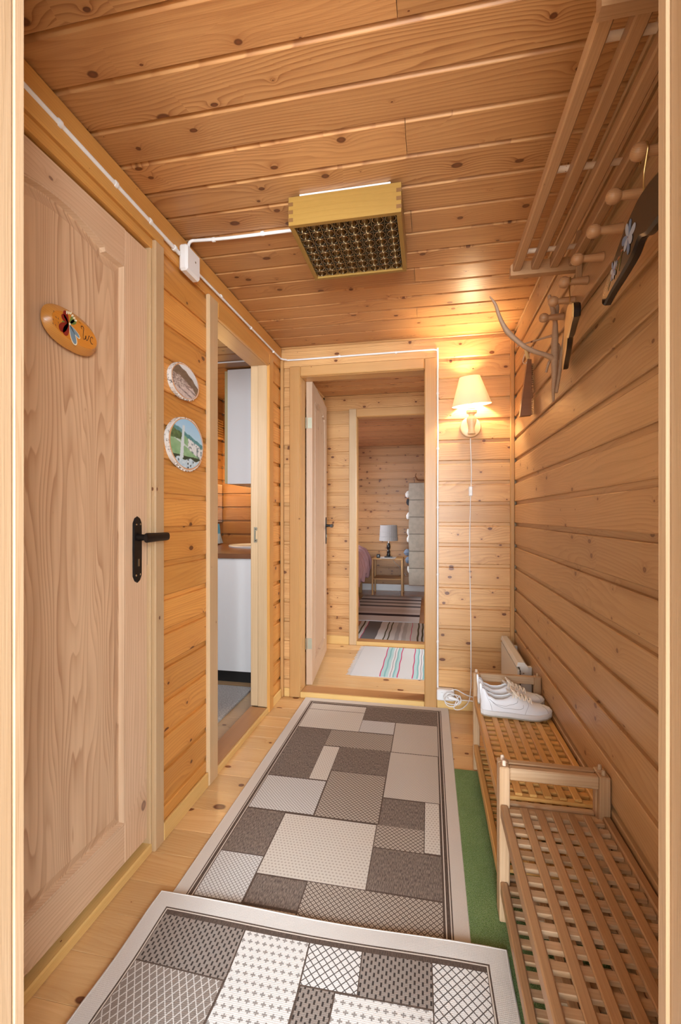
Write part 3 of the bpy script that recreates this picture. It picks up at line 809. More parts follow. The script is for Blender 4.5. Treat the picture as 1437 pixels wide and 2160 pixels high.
wbox('threshold_strip', f4, (-0.6395, 0.1395, Y2 - 0.013, Y2 + 0.0005, 0.0, 0.034), 'X', M['yellow'], 0.003)
struct_beam('baseboard_hall', (XL, -0.706, Y2 - 0.012, Y2 - 0.001, 0.0, 0.075), 'X', M['yellow'], 'pale baseboard of the inner hall', 'baseboard')

# ------------------------------------------------------------------ bedroom
fb_ = slab('floor', [(-2.7, 0.6, Y2 + 0.09, YB + 0.1, -0.12, -0.02)], SUB, 'dark varnished plank floor of the bedroom', 'floor')
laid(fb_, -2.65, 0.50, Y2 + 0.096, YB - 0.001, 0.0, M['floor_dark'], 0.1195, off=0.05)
cb = slab('ceiling', [(-2.7, 0.6, Y2 + 0.09, YB + 0.1, ZC + 0.016, ZC + 0.12)], SUB, 'brown pine board ceiling of the bedroom', 'ceiling')
laid(cb, -2.65, 0.50, Y2 + 0.096, YB - 0.001, ZC, M['ceil'], 0.1258, off=0.05, ceiling=True, name='board')
wbe = slab('wall_bedroom_end', [(-2.65, 0.5, YB + 0.016, YB + 0.1, 0, ZC)], SUB, 'knotty pine end wall of the bedroom behind the lamp', 'wall')
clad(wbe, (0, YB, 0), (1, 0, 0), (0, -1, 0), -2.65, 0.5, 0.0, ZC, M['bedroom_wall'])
slab('wall_bedroom_left', [(-2.7, -2.62, Y2 + 0.09, YB, 0, ZC)], M['wall'], 'left wall of the bedroom out of view', 'wall')
slab('wall_bedroom_right', [(0.47, 0.55, Y2 + 0.09, YB, 0, ZC)], M['wall'], 'right wall of the bedroom out of view', 'wall')
slab('wall_bedroom_near', [(-2.65, -1.03, Y2 + 0.016, Y2 + 0.09, 0, ZC)], M['wall'], 'near wall of the bedroom out of view', 'wall')
struct_beam('baseboard_bedroom', (-2.6, 0.46, YB - 0.013, YB - 0.001, 0.0, 0.10), 'X', M['white'], 'white baseboard of the bedroom', 'baseboard')

# ------------------------------------------------------------------ washroom
XB, YW = -1.87, 3.90
fw_ = slab('floor', [(XB - 0.1, XLI, 1.55, YW + 0.1, -0.12, -0.02)], SUB, 'greyish plank floor of the washroom', 'floor')
laid(fw_, XB, XLI - 0.001, 1.60, YW - 0.001, 0.0, M['bath_floor'], 0.1195, off=0.03)
cw = slab('ceiling', [(XB - 0.1, XLI, 1.55, YW + 0.1, ZC + 0.016, ZC + 0.12)], SUB, 'shaded pine ceiling of the washroom', 'ceiling')
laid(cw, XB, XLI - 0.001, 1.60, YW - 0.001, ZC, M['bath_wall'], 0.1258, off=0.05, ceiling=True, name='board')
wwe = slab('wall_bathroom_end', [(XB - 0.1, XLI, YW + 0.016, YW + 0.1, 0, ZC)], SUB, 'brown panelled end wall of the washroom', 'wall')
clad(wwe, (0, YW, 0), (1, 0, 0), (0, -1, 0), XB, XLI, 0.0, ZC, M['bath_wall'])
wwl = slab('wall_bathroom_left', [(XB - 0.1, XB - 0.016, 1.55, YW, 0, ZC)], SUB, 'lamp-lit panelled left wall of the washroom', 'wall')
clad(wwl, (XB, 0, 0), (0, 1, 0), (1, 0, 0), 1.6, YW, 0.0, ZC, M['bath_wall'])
wwr = slab('wall_bathroom_right', [(XLI, XLI + 0.011, 1.60, 1.84, 0, ZC), (XLI, XLI + 0.011, 2.55, YW, 0, ZC)], M['bath_wall'], 'washroom side of the corridor wall', 'wall')
slab('wall_bathroom_near', [(XB - 0.1, XLI, 1.52, 1.59, 0, ZC)], M['bath_wall'], 'near wall of the washroom out of view', 'wall')

# ------------------------------------------------------------------ washroom things
vc = thing('vanity_cabinet', 'white washroom base cabinet on a black plinth', 'cabinet', (-1.45, 3.4, 0))
loc = Matrix.Translation((1.45, -3.4, 0))
MB().box(-1.862, -1.040, 2.920, 3.890, 0.092, 0.858).build('body', M['white'], vc, loc)
MB().box(-1.862, -1.040, 2.900, 2.9185, 0.090, 0.8585).build('side_panel', M['white'], vc, loc)
MB().box(-1.86, -1.042, 2.945, 3.88, 0.001, 0.089).build('plinth', M['blackmatte'], vc, loc)
tag(wbox('countertop', None, (-1.866, -1.038, 2.880, 3.893, 0.8595, 0.893), 'X', M['counter'], 0.003), 'dark brown wooden countertop on the white washroom cabinet', 'countertop')
bs = thing('washbasin', 'white oval washbasin set into the brown countertop', 'sink', (-1.35, 3.56, 0.8935))
mb = MB()
prof = [(1.0, 0.0), (1.01, 0.010), (0.98, 0.018), (0.93, 0.018), (0.86, 0.010), (0.55, 0.004), (0.1, 0.002)]
mb.loft([[(0.29 * r * math.cos(2 * PI * j / 40), 0.21 * r * math.sin(2 * PI * j / 40), z) for j in range(40)] for r, z in prof])
mb.build('basin', M['ceramic'], bs, None, True)
MB().lathe([(0.02, 0.0022), (0.02, 0.005), (0.012, 0.006)], 16).build('drain', M['chrome'], bs, None, True)
uc = thing('wall_cabinet', 'tall white wall cabinet with cream door edge above the basin', 'cabinet', (-1.25, 3.5, 1.383))
loc = Matrix.Translation((1.25, -3.5, -1.383))
MB().box(-1.450, -1.040, 3.100, 3.88, 1.383, 2.216).build('body', M['white'], uc, loc)
MB().box(-1.474, -1.4515, 3.104, 3.88, 1.386, 2.208).build('cabinet_door', M['cream_edge'], uc, loc)
mr_ = thing('wall_mirror', 'frameless mirror on the washroom wall beside the basin', 'mirror', (XB, 3.6, 1.26))
MB().box(0.002, 0.010, -0.30, 0.262, -0.166, 0.170).build('backing', M['white'], mr_)
MB().box(0.0105, 0.012, -0.296, 0.258, -0.162, 0.166).build('glass', M['mirror'], mr_)
tw = thing('hand_towel', 'blue and white hand towel hanging beside the washroom mirror', 'towel', (XB, 3.70, 0.905))
rings = []
for i in range(9):
    t = i / 8
    wdt = 0.045 + 0.085 * (1 - t) ** 0.8
    rings.append([(0.030 + 0.010 * math.sin(j * 1.9 + i * 0.3) * (1 - 0.5 * t) + (0.012 if j > 8 else 0), -wdt + 2 * wdt * (j if j <= 8 else 16 - j) / 8 , 0.175 * t) for j in range(16)])
MB().loft(rings[:5]).build('towel_hem', M['towel_pale'], tw, None, True)
MB().loft(rings[4:]).build('towel_body', M['towel_blue'], tw, None, True)
MB().tube(smooth_path([(0.030, -0.02, 0.172), (0.015, 0.0, 0.215), (0.030, 0.02, 0.172)]), 0.003, 8).build('loop', M['white'], tw, None, True)
wl2 = thing('washroom_lamp', 'round wooden wall lamp glowing beside the washroom mirror', 'lamp', (XB + 0.001, 3.56, 1.52))
MB().lathe([(0.07, 0.0), (0.07, 0.012), (0.055, 0.022)], 28).build('back_plate', M['turned'], wl2, basis((0, 0, 0), (0, 1, 0), (1, 0, 0)), True)
MB().lathe([(0.012, 0.023), (0.036, 0.035), (0.045, 0.06), (0.030, 0.088), (0.002, 0.098)], 20).build('bulb', M['bath_bulb'], wl2, basis((0, 0, 0), (0, 1, 0), (1, 0, 0)), True)
vg = thing('slatted_rack', 'small slatted wooden rack high on the washroom wall', 'rack', (XB + 0.001, 3.62, 1.84))
for i in range(8):
    wbox('slat', vg, (0.012, 0.022, -0.25, 0.24, 0.005 + i * 0.022, 0.019 + i * 0.022), 'Y', M['trim'], 0.001)
wbox('upright', vg, (0.0, 0.0115, -0.20, -0.17, 0.0, 0.18), 'Z', M['trim'], 0.001)
wbox('upright', vg, (0.0, 0.0115, 0.17, 0.20, 0.0, 0.18), 'Z', M['trim'], 0.001)
tag(MB().tube([(XB + 0.01, 2.95, ZC - 0.006), (XLI - 0.005, 2.95, ZC - 0.006)], 0.0055, 8).build('ceiling_conduit', M['cable'], None, None, True), 'white cable conduit across the washroom ceiling', 'cable')
mb = MB()
N = 26
hts = lambda i, j: 0.010 + 0.0025 * math.sin(i * 1.3) * math.cos(j * 1.7)
mb.loft([[(-1.80, 1.9, 0.001), (-1.152, 1.9, 0.001), (-1.150, 2.845, 0.001), (-1.80, 2.845, 0.001)], [(-1.80, 1.9, 0.013), (-1.152, 1.9, 0.013), (-1.150, 2.845, 0.013), (-1.80, 2.845, 0.013)], [(-1.79, 1.91, 0.016), (-1.16, 1.91, 0.016), (-1.158, 2.835, 0.016), (-1.79, 2.835, 0.016)]])
tag(mb.build('bath_rug', M['bath_rug']), 'shaggy light grey rug on the washroom floor', 'rug')

# ------------------------------------------------------------------ bedroom and inner hall things
bd = thing('bed', 'bed end under a pink-mauve bedspread by the bedroom lamp', 'bed', (-1.60, 5.9, 0))
loc = Matrix.Translation((1.55, -5.9, 0))
wbox('bed_frame', bd, (-0.85, 0.62, -1.0, 0.86, 0.16, 0.34), 'Y', M['trim'], 0.01)
for lx in (-0.80, 0.56):
    for ly in (-0.95, 0.80):
        wbox('bed_leg', bd, (lx, lx + 0.05, ly, ly + 0.05, 0.0, 0.16), 'Z', M['trim'], 0.004)
rings = []
rnd = random.Random(3)
NY = 30
for k in range(NY + 1):
    y = -1.05 + 1.95 * k / NY
    f = 0.012 * math.sin(k * 1.7)
    hem = 0.30 + 0.05 * math.sin(k * 0.9)
    top = 0.70 + 0.015 * math.sin(k * 0.5)
    e = 0.65 + f
    prof = [(e + 0.07, hem), (e + 0.085, hem + 0.12), (e + 0.06, 0.55), (e + 0.0, 0.655), (e - 0.12, top), (e - 0.40, top + 0.05), (e - 0.9, top + 0.05), (-0.90, top), (-0.92, hem), (-0.88, hem), (e - 0.06, hem)]
    rings.append([(px + f * 0.6, y, pz) for px, pz in prof])
MB().loft(rings).build('bedspread', M['bedspread'], bd, None, True, 70)
rings = []
for k in range(9):
    t = k / 8
    rings.append([(0.655 + 0.045 * t, -0.62 + 0.06 * math.sin(k) * 0.3, 0.50 - 0.45 * t), (0.700 + 0.05 * t, -0.60 - 0.03 * t, 0.50 - 0.45 * t), (0.705 + 0.06 * t, -0.42 + 0.02 * t, 0.50 - 0.45 * t), (0.655 + 0.045 * t, -0.38 + 0.02 * t, 0.50 - 0.45 * t)])
MB().loft(rings).build('hanging_sheet', M['bedsheet'], bd, None, True, 70)

ns = thing('nightstand', 'slim open wooden nightstand beside the bed', 'nightstand', (-0.60, 6.72, 0))
for lx in (-0.225, 0.20):
    for ly in (-0.175, 0.15):
        wbox('leg', ns, (lx, lx + 0.025, ly, ly + 0.025, 0.0, 0.515), 'Z', M['trim'], 0.003)
wbox('table_top', ns, (-0.225, 0.225, -0.175, 0.175, 0.5155, 0.535), 'X', M['trim'], 0.003)
wbox('shelf', ns, (-0.1995, 0.1995, -0.172, 0.172, 0.225, 0.245), 'X', M['trim'], 0.003)
mb = MB()
for i in range(10):
    pass
dl = tag(MB().prism([(-0.11, -0.185)] + [(-0.11 + 0.02 * i, -0.200 - 0.012 * (i % 2)) for i in range(1, 11)] + [(0.11, -0.185), (0.12, 0.10), (-0.12, 0.10)], 0.0, 0.0015).build('doily', M['clothes_white'], None, Matrix.Translation((-0.60, 6.73, 0.5355))), 'white lace doily under the bedroom lamp', 'doily')
tl = thing('table_lamp', 'black turned table lamp with grey pleated shade on the nightstand', 'lamp', (-0.594, 6.70, 0.5375))
MB().box(-0.055, 0.055, -0.055, 0.055, 0.0, 0.018).build('foot', M['black'], tl)
MB().lathe([(0.026, 0.018), (0.030, 0.03), (0.022, 0.06), (0.027, 0.085), (0.018, 0.10), (0.016, 0.115), (0.026, 0.13), (0.028, 0.16), (0.022, 0.195), (0.018, 0.21)], 16).build('stem', M['black'], tl, None, True)
MB().lathe([(0.006, 0.211), (0.006, 0.30)], 10).build('rod', M['chrome'], tl, None, True)
mb = MB()
NP = 56
mb.loft([[((rr + (0.002 if j % 2 else 0)) * math.cos(2 * PI * j / NP), (rr + (0.002 if j % 2 else 0)) * math.sin(2 * PI * j / NP), zz) for j in range(NP)] for rr, zz in ((0.135, 0.245), (0.132, 0.30), (0.128, 0.305), (0.131, 0.31), (0.127, 0.37), (0.124, 0.375), (0.127, 0.38), (0.121, 0.475), (0.117, 0.475), (0.128, 0.30), (0.131, 0.245))], cap0=False, cap1=False)
mb.build('lamp_shade', M['shade_grey'], tl, None, True, 20)
tag(MB().tube(smooth_path([(-0.56, 6.93, 0.50), (-0.52, 6.945, 0.44), (-0.44, 6.95, 0.36), (-0.35, 6.955, 0.24)]), 0.003, 6).build('lamp_cord', M['cable'], None, None, True), 'thin white cord hanging behind the nightstand', 'cord')
ck = thing('alarm_clock', 'small black cube alarm clock on the nightstand', 'clock', (-0.735, 6.62, 0.5375))
wbox('case', ck, (-0.025, 0.025, -0.022, 0.022, 0.0, 0.052), 'X', M['blackmatte'], 0.004)
dial = MB().box(-0.020, 0.020, -0.0232, -0.0222, 0.008, 0.046).build('dial', plain('clock_dial', (0.05, 0.055, 0.06), 0.2), ck)
MB().prism([(-0.004, 0.024), (0.008, 0.032), (0.007, 0.036), (-0.006, 0.028)], 0, 0.0006).build('clock_hand', M['white'], dial, basis((0, -0.0233, 0), (1, 0, 0), (0, -1, 0)))

og = thing('hanging_organizer', 'beige hanging fabric wardrobe organizer with six compartments', 'organizer', (-0.11, 6.45, 0.20))
H = 1.40
for i in range(6):
    z0, z1 = i * H / 6 + 0.004, (i + 1) * H / 6 - 0.004
    mb = MB()
    rings = []
    for k in range(7):
        t = k / 6
        bl = 0.006 * math.sin(PI * t)
        rings.append([(-0.165 - bl, -0.17 - bl, z0 + (z1 - z0) * t), (0.165 + bl, -0.17 - bl, z0 + (z1 - z0) * t), (0.165 + bl, 0.15, z0 + (z1 - z0) * t), (-0.165 - bl, 0.15, z0 + (z1 - z0) * t)])
    mb.loft(rings).build('compartment', M['organizer'], og, None, True, 60)
for i in range(7):
    wbox('piping', og, (-0.168, 0.168, -0.174, 0.152, i * H / 6 - 0.0035, i * H / 6 + 0.0035), 'X', M['organizer_edge'] if i in (0, 6) else M['organizer_seam'], 0.001)
cl_rnd = random.Random(5)
for i, (mt, zz, ww) in enumerate((('clothes_white', 1.25, 0.04), ('clothes_dark', 1.14, 0.03), ('clothes_white', 0.95, 0.03), ('clothes_white', 0.72, 0.025), ('clothes_white', 0.63, 0.025), ('clothes_blue', 0.44, 0.055), ('clothes_blue', 0.335, 0.04), ('clothes_white', 0.20, 0.02))):
    mb = MB()
    mb.lathe([(0.004, -0.05), (ww * 0.7, -0.035), (ww, 0.0), (ww * 0.6, 0.035), (0.004, 0.05)], 12)
    names = {'clothes_white': 'white', 'clothes_dark': 'black', 'clothes_blue': 'grey-blue'}
    lab = ['crumpled white garment bulging from the top organizer compartment', 'black garment bulging under the top white one', 'white garment edge at the second organizer seam', 'white garment edge at mid height of the organizer', 'small white garment just under the mid-height one', 'grey-blue garment bulging low from the organizer', 'grey-blue garment fold below the larger grey-blue one', 'tiny white garment edge near the organizer bottom'][i]
    tag(mb.build('folded_garment', M[mt], None, basis((-0.278 - ww * 0.45, 6.40, 0.20 + zz), (0, 1, 0), (0.15 * (-1) ** i, 0, 1)), True), lab, 'garment', 'clothes in the hanging organizer')
cr_ = thing('clothes_rail', 'brown wooden clothes rail holding the fabric organizer', 'rail', (0.15, 6.45, 1.645))
MB().tube([(-0.30, 0, 0), (0.319, 0, 0)], 0.012, 12).build('rod', M['darkwood'], cr_, None, True)
MB().tube(smooth_path([(-0.30, 0, 0.0), (-0.325, 0, 0.02), (-0.345, 0, 0.06), (-0.335, 0, 0.10)]), [0.010] * 12 + [0.006] * 7, 8).build('hooked_end', M['darkwood'], cr_, None, True)
for x in (-0.10, 0.10):
    MB().tube(smooth_path([(x, -0.02, H + 0.002), (x, -0.022, H + 0.04), (x, 0.0, H + 0.0605), (x, 0.022, H + 0.04), (x, 0.02, H + 0.002)]), 0.004, 8).build('strap', M['organizer_edge'], og, None, True)

def striped_rug(name, x0, x1, y0, y1, z, bands, axis, label, fringe=None, th=0.006, wob=0.004):
    """bands: list of (start fraction, colour) along the axis; a thin woven slab with softly wavy edges."""
    mats, cols = [], []
    mb = MB()
    cuts = [b[0] for b in bands] + [1.0]
    for i, (a, col) in enumerate(bands):
        if col not in cols:
            cols.append(col)
            mats.append(weave(name + '_w%d' % len(cols), 'plain', col, tuple(c * 0.62 for c in col)))
    nseg = 14
    root = thing(name, label, 'rug', ((x0 + x1) / 2, (y0 + y1) / 2, z))
    cx_, cy_ = (x0 + x1) / 2, (y0 + y1) / 2
    rr = random.Random(len(bands))
    for i, (a, col) in enumerate(bands):
        b = cuts[i + 1]
        mi = cols.index(col)
        for k in range(nseg):
            t0, t1 = k / nseg, (k + 1) / nseg
            q = []
            for (u, v) in ((a, t0), (b, t0), (b, t1), (a, t1)):
                du = wob * math.sin(v * 17 + u * 9) * (0 if u in (0.0, 1.0) else 0.6)
                if axis == 'X':
                    px, py = x0 + (x1 - x0) * u + du, y0 + (y1 - y0) * v
                else:
                    px, py = x0 + (x1 - x0) * v, y0 + (y1 - y0) * u + du
                q.append((px - cx_, py - cy_, th))
            mb.add(q, [(0, 1, 2, 3)], mi)
    mb.build('woven_top', mats, root)
    MB().box(x0 - cx_, x1 - cx_, y0 - cy_, y1 - cy_, 0.0, th - 0.0004).build('rug_body', mats[0], root)
    if fringe:
        for side, along in fringe:
            mf = MB()
            n = 46
            for k in range(n):
                t = (k + 0.5) / n
                L = 0.028 + 0.012 * rr.random()
                dv = 0.006 * (rr.random() - 0.5)
                if along == 'Y':
                    xs = x0 if side < 0 else x1
                    p = (xs - cx_, y0 + (y1 - y0) * t - cy_)
                    e = (p[0] + side * L, p[1] + dv)
                else:
                    ys = y0 if side < 0 else y1
                    p = (x0 + (x1 - x0) * t - cx_, ys - cy_)
                    e = (p[0] + dv, p[1] + side * L)
                mf.tube([(p[0], p[1], th * 0.5), (e[0], e[1], 0.002)], [0.0028, 0.0014], 5)
            fo = mf.build('fringe', mats[0], root)
            fo['kind'] = 'stuff'
    return root

WH, WH2 = (0.66, 0.66, 0.66), (0.60, 0.59, 0.58)
TEAL, TEALD, PINK = (0.42, 0.60, 0.60), (0.24, 0.46, 0.46), (0.55, 0.06, 0.16)
striped_rug('rag_rug', -0.56, 0.22, 3.225, 3.955, 0.001,
            [(0.0, WH), (0.265, PINK), (0.275, TEAL), (0.305, TEALD), (0.32, TEAL), (0.345, WH), (0.362, (0.12, 0.05, 0.06)), (0.366, WH), (0.385, TEALD), (0.40, TEAL), (0.425, PINK), (0.435, WH2),
             (0.56, PINK), (0.57, TEAL), (0.60, TEALD), (0.615, WH), (0.635, (0.12, 0.05, 0.06)), (0.639, WH), (0.655, TEALD), (0.67, TEAL), (0.70, PINK), (0.71, WH2), (0.85, (0.46, 0.44, 0.42)), (0.9, WH2)],
            'X', 'white rag rug with teal and pink stripes in the inner hall', [(-1, 'Y')])
GR, DG, OL = (0.16, 0.15, 0.15), (0.07, 0.07, 0.06), (0.10, 0.085, 0.05)
striped_rug('striped_runner', -0.72, 0.10, 4.105, 4.90, 0.001,
            [(0.0, WH2), (0.04, OL), (0.06, WH2), (0.095, PINK), (0.103, GR), (0.27, WH), (0.355, OL), (0.37, WH2), (0.405, OL), (0.42, WH2), (0.48, (0.42, 0.41, 0.41)), (0.53, WH), (0.56, (0.46, 0.45, 0.44)), (0.61, WH2), (0.66, PINK), (0.667, WH2), (0.735, OL), (0.755, WH2), (0.785, OL), (0.805, WH2), (0.855, PINK), (0.862, GR), (0.97, WH2)],
            'X', 'white runner with dark grey bands and thin red lines at the bedroom door')
NB, LG, MG = (0.055, 0.045, 0.055), (0.66, 0.65, 0.67), (0.46, 0.44, 0.44)
striped_rug('grey_striped_rug', -0.93, -0.11, 4.93, 6.50, 0.001,
            [(0.0, (0.72, 0.75, 0.80)), (0.17, NB), (0.24, LG), (0.30, (0.56, 0.53, 0.53)), (0.42, LG), (0.50, (0.15, 0.15, 0.17)), (0.56, LG), (0.64, (0.24, 0.23, 0.24)), (0.70, LG), (0.78, (0.12, 0.11, 0.13)), (0.84, LG), (0.93, MG)],
            'Y', 'grey cross-striped rag rug on the bedroom floor', [(1, 'X')])

# ------------------------------------------------------------------ patterned corridor rugs
def grid_rug(name, label, x0, x1, y0, y1, z, patches, frame, th=0.008, deform=None):
    """patches: (xa, xb, ya, yb, material); frame: list of (inset, material) from the edge inwards."""
    xs, ys = {x0, x1}, {y0, y1}
    for i, m_ in frame:
        xs |= {x0 + i, x1 - i}
        ys |= {y1 - i, y0 + i}
    for xa, xb, ya, yb, m_ in patches:
        xs |= {xa, xb}
        ys |= {ya, yb}
    def dens(v, st):
        v = sorted(v)
        out = [v[0]]
        for a in v[1:]:
            if a - out[-1] < 1e-5:
                continue
            n = max(1, int((a - out[-1]) / st))
            s0 = out[-1]
            out += [s0 + (a - s0) * k / n for k in range(1, n + 1)]
        return out
    xs, ys = dens(xs, 0.06), dens(ys, 0.06)
    def mat_at(x, y):
        d = min(x - x0, x1 - x, y - y0, y1 - y)
        m_ = 0
        for i, mm in frame:
            if d > i:
                m_ = mm
        if d > frame[-1][0]:
            for xa, xb, ya, yb, mm in patches:
                if xa < x < xb and ya < y < yb:
                    return mm
        return m_
    cx_, cy_ = (x0 + x1) / 2, (y0 + y1) / 2
    df_ = deform or (lambda x, y: (x, y, 0.0))
    mb = MB()
    nx, ny = len(xs), len(ys)
    def P(x, y, zz):
        X, Y, dz = df_(x, y)
        return (X - cx_, Y - cy_, zz + dz)
    vs = [P(x, y, th) for y in ys for x in xs] + [P(x, y, 0.0) for y in ys for x in xs]
    k = nx * ny
    mb.v = vs
    for j in range(ny - 1):
        for i in range(nx - 1):
            mb.face((j * nx + i, j * nx + i + 1, (j + 1) * nx + i + 1, (j + 1) * nx + i), mat_at((xs[i] + xs[i + 1]) / 2, (ys[j] + ys[j + 1]) / 2))
            mb.face((k + j * nx + i, k + (j + 1) * nx + i, k + (j + 1) * nx + i + 1, k + j * nx + i + 1), 0)
    base = frame[0][1] if frame[0][0] == 0 else 0
    for i in range(nx - 1):
        mb.face((i, k + i, k + i + 1, i + 1), base)
        a = (ny - 1) * nx + i
        mb.face((a, a + 1, k + a + 1, k + a), base)
    for j in range(ny - 1):
        a = j * nx
        mb.face((a, a + nx, k + a + nx, k + a), base)
        a = j * nx + nx - 1
        mb.face((a, k + a, k + a + nx, a + nx), base)
    o = mb.build(name, RUG, None, Matrix.Translation((cx_, cy_, z)))
    mb2 = MB()
    edge = [df_(x, y0) for x in xs] + [df_(x1, y) for y in ys[1:]] + [df_(x, y1) for x in xs[::-1][1:]] + [df_(x0, y) for y in ys[::-1][1:]]
    mb2.tube([(X - cx_, Y - cy_, th * 0.55 + dz) for X, Y, dz in edge], th * 0.56, 8)
    mb2.build('overlocked_edge', RUG[base], o, None, True)
    return tag(o, label, 'rug')

ax = -0.698
P1 = [
    (ax, -0.369, 2.607, 2.685, 1), (ax, -0.369, 2.375, 2.603, 1), (-0.367, 0.045, 2.520, 2.705, 2), (-0.367, -0.186, 2.377, 2.516, 4),
    (-0.182, 0.040, 2.204, 2.516, 5), (ax, -0.516, 1.909, 2.369, 2), (-0.514, -0.186, 2.206, 2.369, 3), (-0.515, -0.436, 1.912, 2.198, 1),
    (-0.434, -0.187, 1.993, 2.206, 2), (ax, -0.437, 1.682, 1.904, 4), (-0.431, -0.189, 1.680, 1.989, 3), (-0.184, 0.038, 1.842, 2.199, 5),
    (-0.184, -0.020, 1.674, 1.835, 2), (-0.017, 0.036, 1.564, 1.838, 1), (ax, -0.547, 1.448, 1.674, 2), (-0.543, -0.193, 1.375, 1.670, 1),
    (-0.190, -0.020, 1.560, 1.674, 3), (ax, -0.547, 1.259, 1.444, 4), (-0.190, 0.038, 1.378, 1.556, 2), (-0.540, -0.377, 1.264, 1.369, 2),
    (-0.373, 0.037, 1.10, 1.372, 3), (ax, -0.377, 1.10, 1.254, 1), (ax, 0.038, 0.70, 1.10, 4)]
grid_rug('corridor_rug', 'long brown and cream patchwork rug before the far doorway', -0.763, 0.106, 0.62, 2.762, 0.001, P1,
         [(0, 0), (0.041, 7), (0.0445, 6), (0.048, 7), (0.0585, 6), (0.062, 7), (0.064, 7)], 0.007)
def rug2_def(x, y):
    t = (y - 0.3) / 0.94
    dz = 0.0025 * math.sin(x * 9) * max(0, (y - 1.05) / 0.19) ** 2
    return (x + 0.002 * math.sin(y * 20), y + 0.004 * math.sin(x * 7 + 1), dz + 0.0035 * max(0, (y - 1.12) / 0.12))
P2 = [
    (-0.737, -0.494, 1.036, 1.168, 8), (-0.737, -0.496, 0.45, 1.032, 9), (-0.490, -0.312, 0.85, 1.168, 10), (-0.308, -0.171, 1.062, 1.168, 11),
    (-0.168, 0.006, 1.060, 1.168, 8), (0.009, 0.142, 0.80, 1.168, 11), (-0.306, -0.225, 0.80, 1.058, 8), (-0.221, 0.006, 0.80, 1.056, 10),
    (-0.490, 0.142, 0.45, 0.80, 8)]
grid_rug('doormat_rug', 'grey and white patchwork rug overlapping in the foreground', -0.792, 0.196, 0.30, 1.236, 0.0095, P2,
         [(0, 12), (0.046, 7), (0.050, 6), (0.0535, 7), (0.055, 7)], 0.008, rug2_def)
tm = thing('turf_mat', 'strip of green artificial turf under the benches', 'mat', (0.295, 1.2, 0))
MB().box(-0.186, 0.184, -0.9, 0.912, 0.0, 0.0075).build('turf', M['turf'], tm)

# ------------------------------------------------------------------ cables, junction box, socket
def cable(name, pts, r, label, mat=M['cable'], clips=()):
    root = thing(name, label, 'cable', pts[0])
    o = Vector(pts[0])
    MB().tube([Vector(p) - o for p in pts], r, 10).build('sheath', mat, root, None, True)
    for c, xd, nd in clips:
        m = basis(Vector(c) - o, xd, nd)
        cm = MB()
        cm.lathe([(r * 1.35, -0.006), (r * 1.45, -0.004), (r * 1.45, 0.004), (r * 1.35, 0.006)], 12)
        cm.build('clip', mat, root, m, True)
    return root
xc = XL + 0.012
yv = (0, 1, 0)
cable('cable_conduit', [(xc, 0.56, 2.150), (xc, 1.555, 2.133)], 0.0075, 'thick white cable along the left wall top to the junction box',
      clips=[((xc, y, 2.150 - 0.017 * (y - 0.56)), (1, 0, 0), yv) for y in (0.99, 1.20, 1.37, 1.52)])
run = smooth_path([(xc, 1.665, 2.131), (xc, 2.2, 2.136), (xc, 2.68, 2.139), (xc + 0.004, 2.735, 2.139), (xc + 0.028, 2.757, 2.1385), (XL + 0.10, YE - 0.008, 2.139), (-0.4, YE - 0.008, 2.142), (-0.02, YE - 0.008, 2.144), (0.030, YE - 0.008, 2.143), (0.0435, YE - 0.0085, 2.134), (0.0475, YE - 0.0085, 2.105), (0.0475, YE - 0.0085, 1.6), (0.0475, YE - 0.0085, 0.9), (0.0475, YE - 0.0085, 0.125)], 6)
cable('cable_conduit', run, 0.0055, 'thin white cable from the box round the far doorway to the socket',
      clips=[((xc, y, 2.136), (1, 0, 0), yv) for y in (1.9, 2.25, 2.6)] + [((x, YE - 0.008, 2.142), (0, 0, 1), (1, 0, 0)) for x in (-0.55, -0.2)] + [((0.0475, YE - 0.0085, z), (1, 0, 0), (0, 0, 1)) for z in (1.88, 1.55, 1.2, 0.8, 0.4)])
jl = smooth_path([(xc + 0.006, 1.610, 2.175), (xc + 0.006, 1.612, 2.200), (xc + 0.016, 1.615, 2.214), (xc + 0.045, 1.622, ZC - 0.0075), (-0.75, 1.630, ZC - 0.0075), (-0.468, 1.632, ZC - 0.0075)], 6)
cable('cable_conduit', jl, 0.0060, 'white cable crossing the ceiling from the box to the lamp', clips=[((x, 1.629, ZC - 0.0075), (0, 0, 1), (1, 0, 0)) for x in (-0.82, -0.62)])
jx = thing('junction_box', 'white square junction box under the ceiling on the left', 'junction box', (XL + 0.005, 1.61, 2.125))
wbox('box_base', jx, (0.0, 0.036, -0.052, 0.052, -0.050, 0.050), 'Y', M['cable'], 0.008)
MB().lathe([(0.004, 0.0), (0.003, 0.001)], 10).build('screw', M['steel'], jx, basis((0.0361, 0.012, 0.008), (0, 1, 0), (1, 0, 0)), True)

